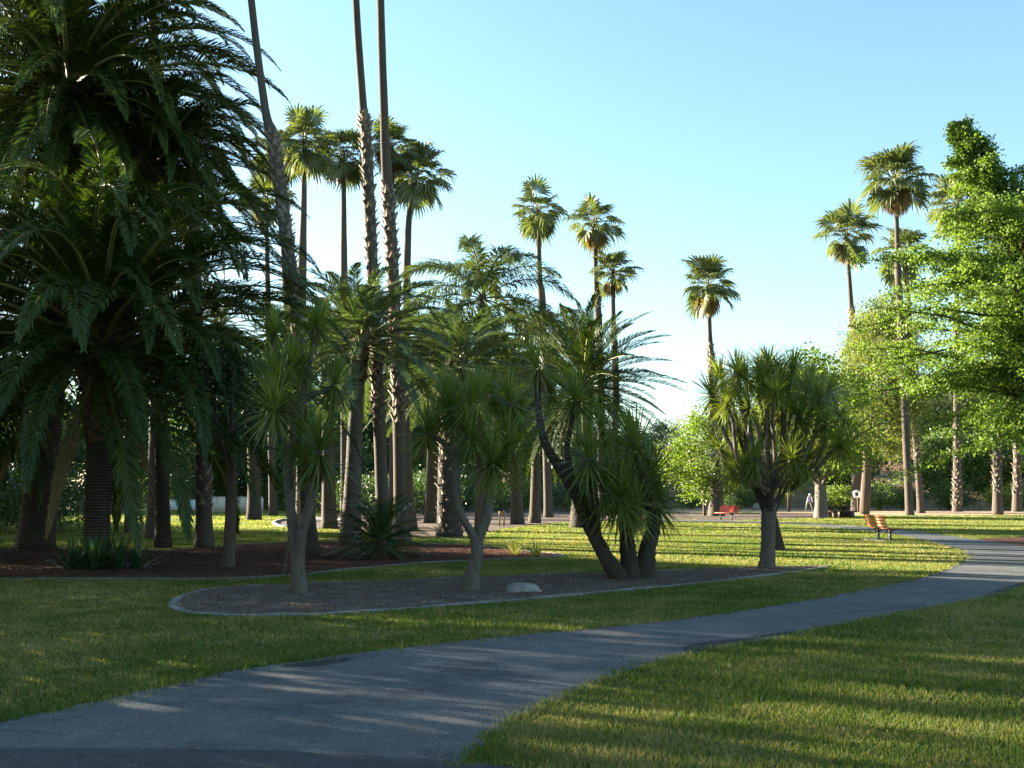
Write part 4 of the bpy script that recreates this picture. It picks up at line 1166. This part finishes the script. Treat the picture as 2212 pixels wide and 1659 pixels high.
g = G(1812, 1118)
t = thing('picnic_table', 'dark wooden picnic table with benches under the pale-trunked tree', 'table', g, .12)
for k in range(5):
    mb = MB(); mb.box((0, -.30 + .15 * k, .78), (2.1, .135, .05)); obj('table_plank', mb.mesh('table_plank', M['darkwood']), t)
for sy in (-1, 1):
    for q in range(2):
        mb = MB(); mb.box((.05, sy * (.66 + .15 * q), .44), (2.15, .135, .05)); obj('seat_plank', mb.mesh('seat_plank', M['darkwood']), t)
for sx in (-1, 1):
    mb = MB(); x = sx * .6
    mb.box((x, 0, .38), (.34, .34, .74)); mb.box((x, 0, .37), (.12, 1.6, .09))
    obj('pedestal', mb.mesh('table_pedestal', M['darkwood']), t)
    for sy in (-1, 1):
        mb = MB(); mb.box((x, sy * .73, .20), (.3, .26, .42)); obj('leg', mb.mesh('bench_support', M['darkwood']), t)

g = G(1853, 1108)
t = thing('ring_marker', 'white ring on a thin post beside the pine trunk', 'sign', g)
mb = MB(); mb.tube([(0, 0, -.02), (0, 0, 1.35)], [.035, .03], 8); obj('post', mb.mesh('post', M['post'], True), t)
mb = MB()
ring = [(.27 * math.cos(a), 0, 1.62 + .27 * math.sin(a)) for a in np.linspace(0, 2 * math.pi, 25)]
mb.tube(ring, [.085] * 25, 8, False); obj('ring', mb.mesh('ring', M['white'], True), t)

def rock(label, loc, dims, seed, rz=0):
    rs = np.random.RandomState(seed)
    import bmesh
    bm = bmesh.new(); bmesh.ops.create_icosphere(bm, subdivisions=4, radius=1)
    ph = rs.uniform(0, 6, (6, 3)); fr = rs.uniform(1.2, 3.5, (6, 3))
    for v in bm.verts:
        d = sum(.07 * math.sin(fr[k] @ np.array(v.co) + ph[k, 0]) for k in range(6))
        v.co *= 1 + d
        v.co.x *= dims[0] / 2; v.co.y *= dims[1] / 2
        v.co.z = max(v.co.z, -.35) * dims[2]
    me = bpy.data.meshes.new('boulder'); bm.to_mesh(me); bm.free()
    me.polygons.foreach_set('use_smooth', np.ones(len(me.polygons), bool)); me.materials.append(M['rock'])
    o = obj('boulder', me, None, loc, (0, 0, rz)); tag(o, label, 'rock')
g = G(1130, 1283); rock('flat pale boulder lying in the island bed', (g.x, g.y, .05), (.64, .42, .145), 5, .15)
g = G(1636, 1102); rock('rounded pale boulder beyond the lawn behind the red bench', (g.x, g.y, .2), (.85, .7, .6), 8)

g = G(1084, 1137)
t = thing('trail_marker', 'small wooden marker of two posts in the grove mulch', 'sign', g)
for sx in (-1, 1):
    mb = MB(); mb.box((sx * .11, 0, .38), (.075, .075, .78)); obj('post', mb.mesh('marker_post', M['post']), t)
mb = MB(); mb.box((0, -.05, .66), (.34, .025, .16)); obj('board', mb.mesh('marker_board', M['post']), t)
g = G(643, 1165)
mb = MB(); mb.tube([(0, 0, -.05), (.02, 0, .9), (.0, 0, 1.75)], [.045, .04, .035], 8, True, .08)
tag(obj('stake', mb.mesh('stake', M['post'], True), None, g), 'pale wooden stake seen between the stems of the forking cordyline', 'stake')
g = G(612, 1243)
t = thing('sapling', 'thin bent sapling left of the pale-stemmed cordyline', 'tree', g)
mb = MB(); limb(mb, [Vector((0, 0, -.02)), Vector((.05, 0, .4)), Vector((.10, 0, .8)), Vector((.08, 0, 1.2)), Vector((.18, .1, 1.8))], [.035, .028, .024, .02, .012], 7)
obj('trunk', mb.mesh('sapling_stem', M['trunk_brown'], True), t)
V, F = leaf_cloud([(.1 + .1 * math.cos(k), .1 * math.sin(k), 1.3 + .05 * k) for k in range(12)], np.array([.12, .12, .1]), 8, .07, .5, np.random.RandomState(4))
tag(obj('crown', mk('sapling_crown', V, F, M['midleaf']), t), kind='stuff')

# white enclosure, low walls and building at the far left
def ribbed(name, label, x0, x1, y0, y1, mat, depth=.8, ribs=7):
    a, b = G(x0, y1), G(x1, y1); b.y = a.y; b.x = P(x1, y1, a.y).x
    h = P(x0, y0, a.y).z; w = b.x - a.x
    t = thing(name, label, 'shed', ((a.x + b.x) / 2, a.y, 0))
    mb = MB(); mb.box((0, depth / 2 + .02, h / 2), (w, depth, h)); obj('wall', mb.mesh('shed_wall', mat), t)
    for k in range(ribs):
        mb = MB(); mb.box((-w / 2 + w * (k + .5) / ribs, .0, h / 2), (w / ribs * .55, .05, h - .06)); obj('rib', mb.mesh('shed_rib', mat), t)
    mb = MB(); mb.box((0, depth / 2, h + .03), (w + .12, depth + .14, .05)); obj('roof', mb.mesh('shed_roof', mat), t)
ribbed('metal_shed', 'white ribbed metal shed far behind the left palms', 236, 270, 1068, 1102, M['white'])
ribbed('metal_shed', 'narrow white ribbed cabinet right of the white shed', 294, 310, 1070, 1099, M['white'], .6, 3)
def lowwall(label, x0, x1, y0, y1, mat, th=.2, panels=4):
    a = G(x0, y1); b = P(x1, y1, a.y); h = P(x0, y0, a.y).z
    t = thing('low_wall', label, 'wall', ((a.x + b.x) / 2, a.y, 0)); w = b.x - a.x
    mb = MB(); mb.box((0, 0, (h - .06) / 2), (w, th, h - .06)); obj('wall', mb.mesh('wall_panel', mat), t)
    mb = MB(); mb.box((0, 0, h - .025), (w + .06, th + .08, .05)); obj('coping', mb.mesh('wall_coping', mat), t)
    for k in range(panels + 1):
        mb = MB(); mb.box((-w / 2 + w * k / panels, -.02, h / 2 - .06), (.14, th + .05, h - .14)); obj('pier', mb.mesh('wall_pier', mat), t)
lowwall('low white wall glimpsed between the left palm trunks', 356, 424, 1079, 1102, M['white'])
lowwall('cream low wall behind the brush pile', 440, 566, 1073, 1107, M['cream'], .25, 5)
a = G(580, 1100)
t = thing('white_building', 'small white stucco building behind the forking cordyline', 'building', (a.x + .4, a.y + 2.0, 0))
mb = MB(); mb.box((0, 0, 1.9), (3.0, 3.2, 3.8)); obj('wall', mb.mesh('building_wall', M['white']), t)
mb = MB(); mb.box((0, 0, 3.9), (3.5, 3.7, .16)); obj('roof', mb.mesh('building_roof', M['cream']), t)
mb = MB(); mb.box((-.6, -1.615, 1.0), (.85, .05, 2.0)); obj('door', mb.mesh('building_door', M['cream']), t)
g = G(318, 1101)
t = thing('notice_sign', 'small white and red notice on a post by the white shed', 'sign', g)
mb = MB(); mb.tube([(0, 0, -.02), (0, 0, 1.0)], [.03, .03], 6); obj('post', mb.mesh('sign_post', M['steel']), t)
mb = MB(); mb.box((0, -.04, .85), (.44, .02, .44)); obj('board', mb.mesh('sign_board', M['white']), t)
mb = MB(); mb.box((0, -.054, .86), (.26, .006, .22)); obj('symbol', mb.mesh('sign_symbol', M['redsign']), t)
g = G(476, 1106)
rng = random.Random(7); mb = MB()
for k in range(420):
    q = Vector((rng.gauss(0, .75), rng.gauss(0, .5), 0)); h = max(0, 1.3 * math.exp(-q.x * q.x * .9)) * rng.random()
    c = q + Vector((0, 0, h)); d = Vector((rng.uniform(-1, 1), rng.uniform(-1, 1), rng.uniform(-.3, .5))).normalized() * rng.uniform(.2, .6)
    mb.tube([c - d, c + d], [.018, .006], 3, False)
o = obj('brush_pile', mb.mesh('brush_pile', M['twig']), None, g); tag(o, 'heap of dead brown brush before the cream wall', 'brush pile')

# people far across the park
def person(label, loc, rz, H, pose, cols, cap=None):
    """one continuous skinned body; joints in units of the body height"""
    J, E = pose
    me = bpy.data.meshes.new('person_body')
    me.from_pydata([(x * H, y * H, z * H) for x, y, z, r in J], E, [])
    t = NT('person_clothes')
    sep = t.n('ShaderNodeSeparateXYZ'); t.l(t.pos((1, 1, 1), 'obj'), sep.inputs[0])
    r = t.n('ShaderNodeValToRGB'); r.color_ramp.interpolation = 'CONSTANT'
    e = r.color_ramp.elements
    while len(e) < len(cols): e.new(.5)
    for i, (p, c) in enumerate(cols): e[i].position = p; e[i].color = (*c, 1)
    t.l(t.math('DIVIDE', sep.outputs[2], H * 1.05), r.inputs[0])
    me.materials.append(t.surf(r.outputs[0], .8))
    o = obj('person', me, None, loc, (0, 0, rz)); tag(o, label, 'person')
    sk = o.modifiers.new('skin', 'SKIN'); sk.use_smooth_shade = True
    for i, (x, y, z, r_) in enumerate(J): me.skin_vertices[0].data[i].radius = (r_ * H, r_ * H)
    me.skin_vertices[0].data[0].use_root = True
    sb = o.modifiers.new('smooth', 'SUBSURF'); sb.levels = 1; sb.render_levels = 2
    head = J[3]
    mb = MB(); hz = [(head[0] * H, head[1] * H, (head[2] + dz) * H) for dz in (.0, .025, .045, .056)]
    mb.tube(hz, [.058 * H, .056 * H, .04 * H, .012 * H], 10)
    if cap is not None:
        mb.box((head[0] * H, (head[1] - .07) * H, (head[2] + .008) * H), (.09 * H, .08 * H, .008 * H))
    hm = NT('hair_or_cap').surf(cap if cap is not None else (.03, .02, .015), .8)
    obj('cap' if cap is not None else 'hair', mb.mesh('headwear', hm, True), o)
J1 = [(0, 0, .53, .075), (0, 0, .68, .080), (0, -.01, .82, .055), (0, -.01, .93, .050), (0, -.01, .975, .040),
      (.06, 0, .50, .05), (.065, -.01, .28, .036), (.07, .0, .05, .026), (.07, -.07, .025, .022),
      (-.06, 0, .50, .05), (-.065, .02, .28, .036), (-.07, .06, .05, .026), (-.07, -.0, .025, .022),
      (.115, 0, .79, .036), (.14, .0, .63, .027), (.13, -.06, .50, .020), (.125, -.09, .46, .018),
      (-.115, 0, .79, .036), (-.15, .02, .63, .027), (-.15, -.01, .50, .020), (-.15, -.03, .46, .018)]
E1 = [(0, 1), (1, 2), (2, 3), (3, 4), (0, 5), (5, 6), (6, 7), (7, 8), (0, 9), (9, 10), (10, 11), (11, 12), (2, 13), (13, 14), (14, 15), (15, 16), (2, 17), (17, 18), (18, 19), (19, 20)]
SKIN = (.42, .27, .19)
person('person in blue shirt and dark trousers standing far behind the maple', G(1490, 1098), .5, 1.72, (J1, E1), [(0, (.03, .03, .035)), (.50, (.12, .18, .42)), (.82, SKIN)])
J2 = [list(j) for j in J1]
for i, dx in ((5, .05), (6, .11), (7, .17), (8, .18), (9, -.03), (10, -.06), (11, -.10), (12, -.11)): J2[i][0] += dx
for i in (1, 2, 3, 4, 13, 14, 15, 16, 17, 18, 19, 20): J2[i][0] += .05 + (.05 if i > 1 else 0)
person('person in white cap, lavender top and pale trousers striding beside the pale trunk', G(1747, 1104), .3, 1.72, ([tuple(j) for j in J2], E1), [(0, (.45, .36, .26)), (.50, (.50, .42, .58)), (.82, SKIN)], (.75, .75, .75))

# fallen leaves on the path
rng = random.Random(17)
lm = []
for k in range(3):
    s = .035
    lm.append(mk('fallen_leaf', np.array([(-s, 0, .004), (0, s * .5, .012), (s, 0, .006), (0, -s * .5, .010)]), np.array([[0, 1, 3], [1, 2, 3]]), M['deadleaf']))
FL = 'fallen leaves on the path'
for k, (x, y, s) in enumerate(((415, 1623, 1.5), (1005, 1470, .9), (585, 1499, .9), (1755, 1330, 1.2), (1230, 1492, 1), (905, 1580, .8), (700, 1560, .8), (1420, 1402, 1), (300, 1560, .9), (1640, 1350, 1.1))):
    g = G(x, y)
    tag(obj('fallen_leaf', lm[k % 3], None, (g.x, g.y, .022), (0, 0, rng.uniform(0, 6)), s), 'small brown fallen leaf lying on the grey path', 'leaf', FL)
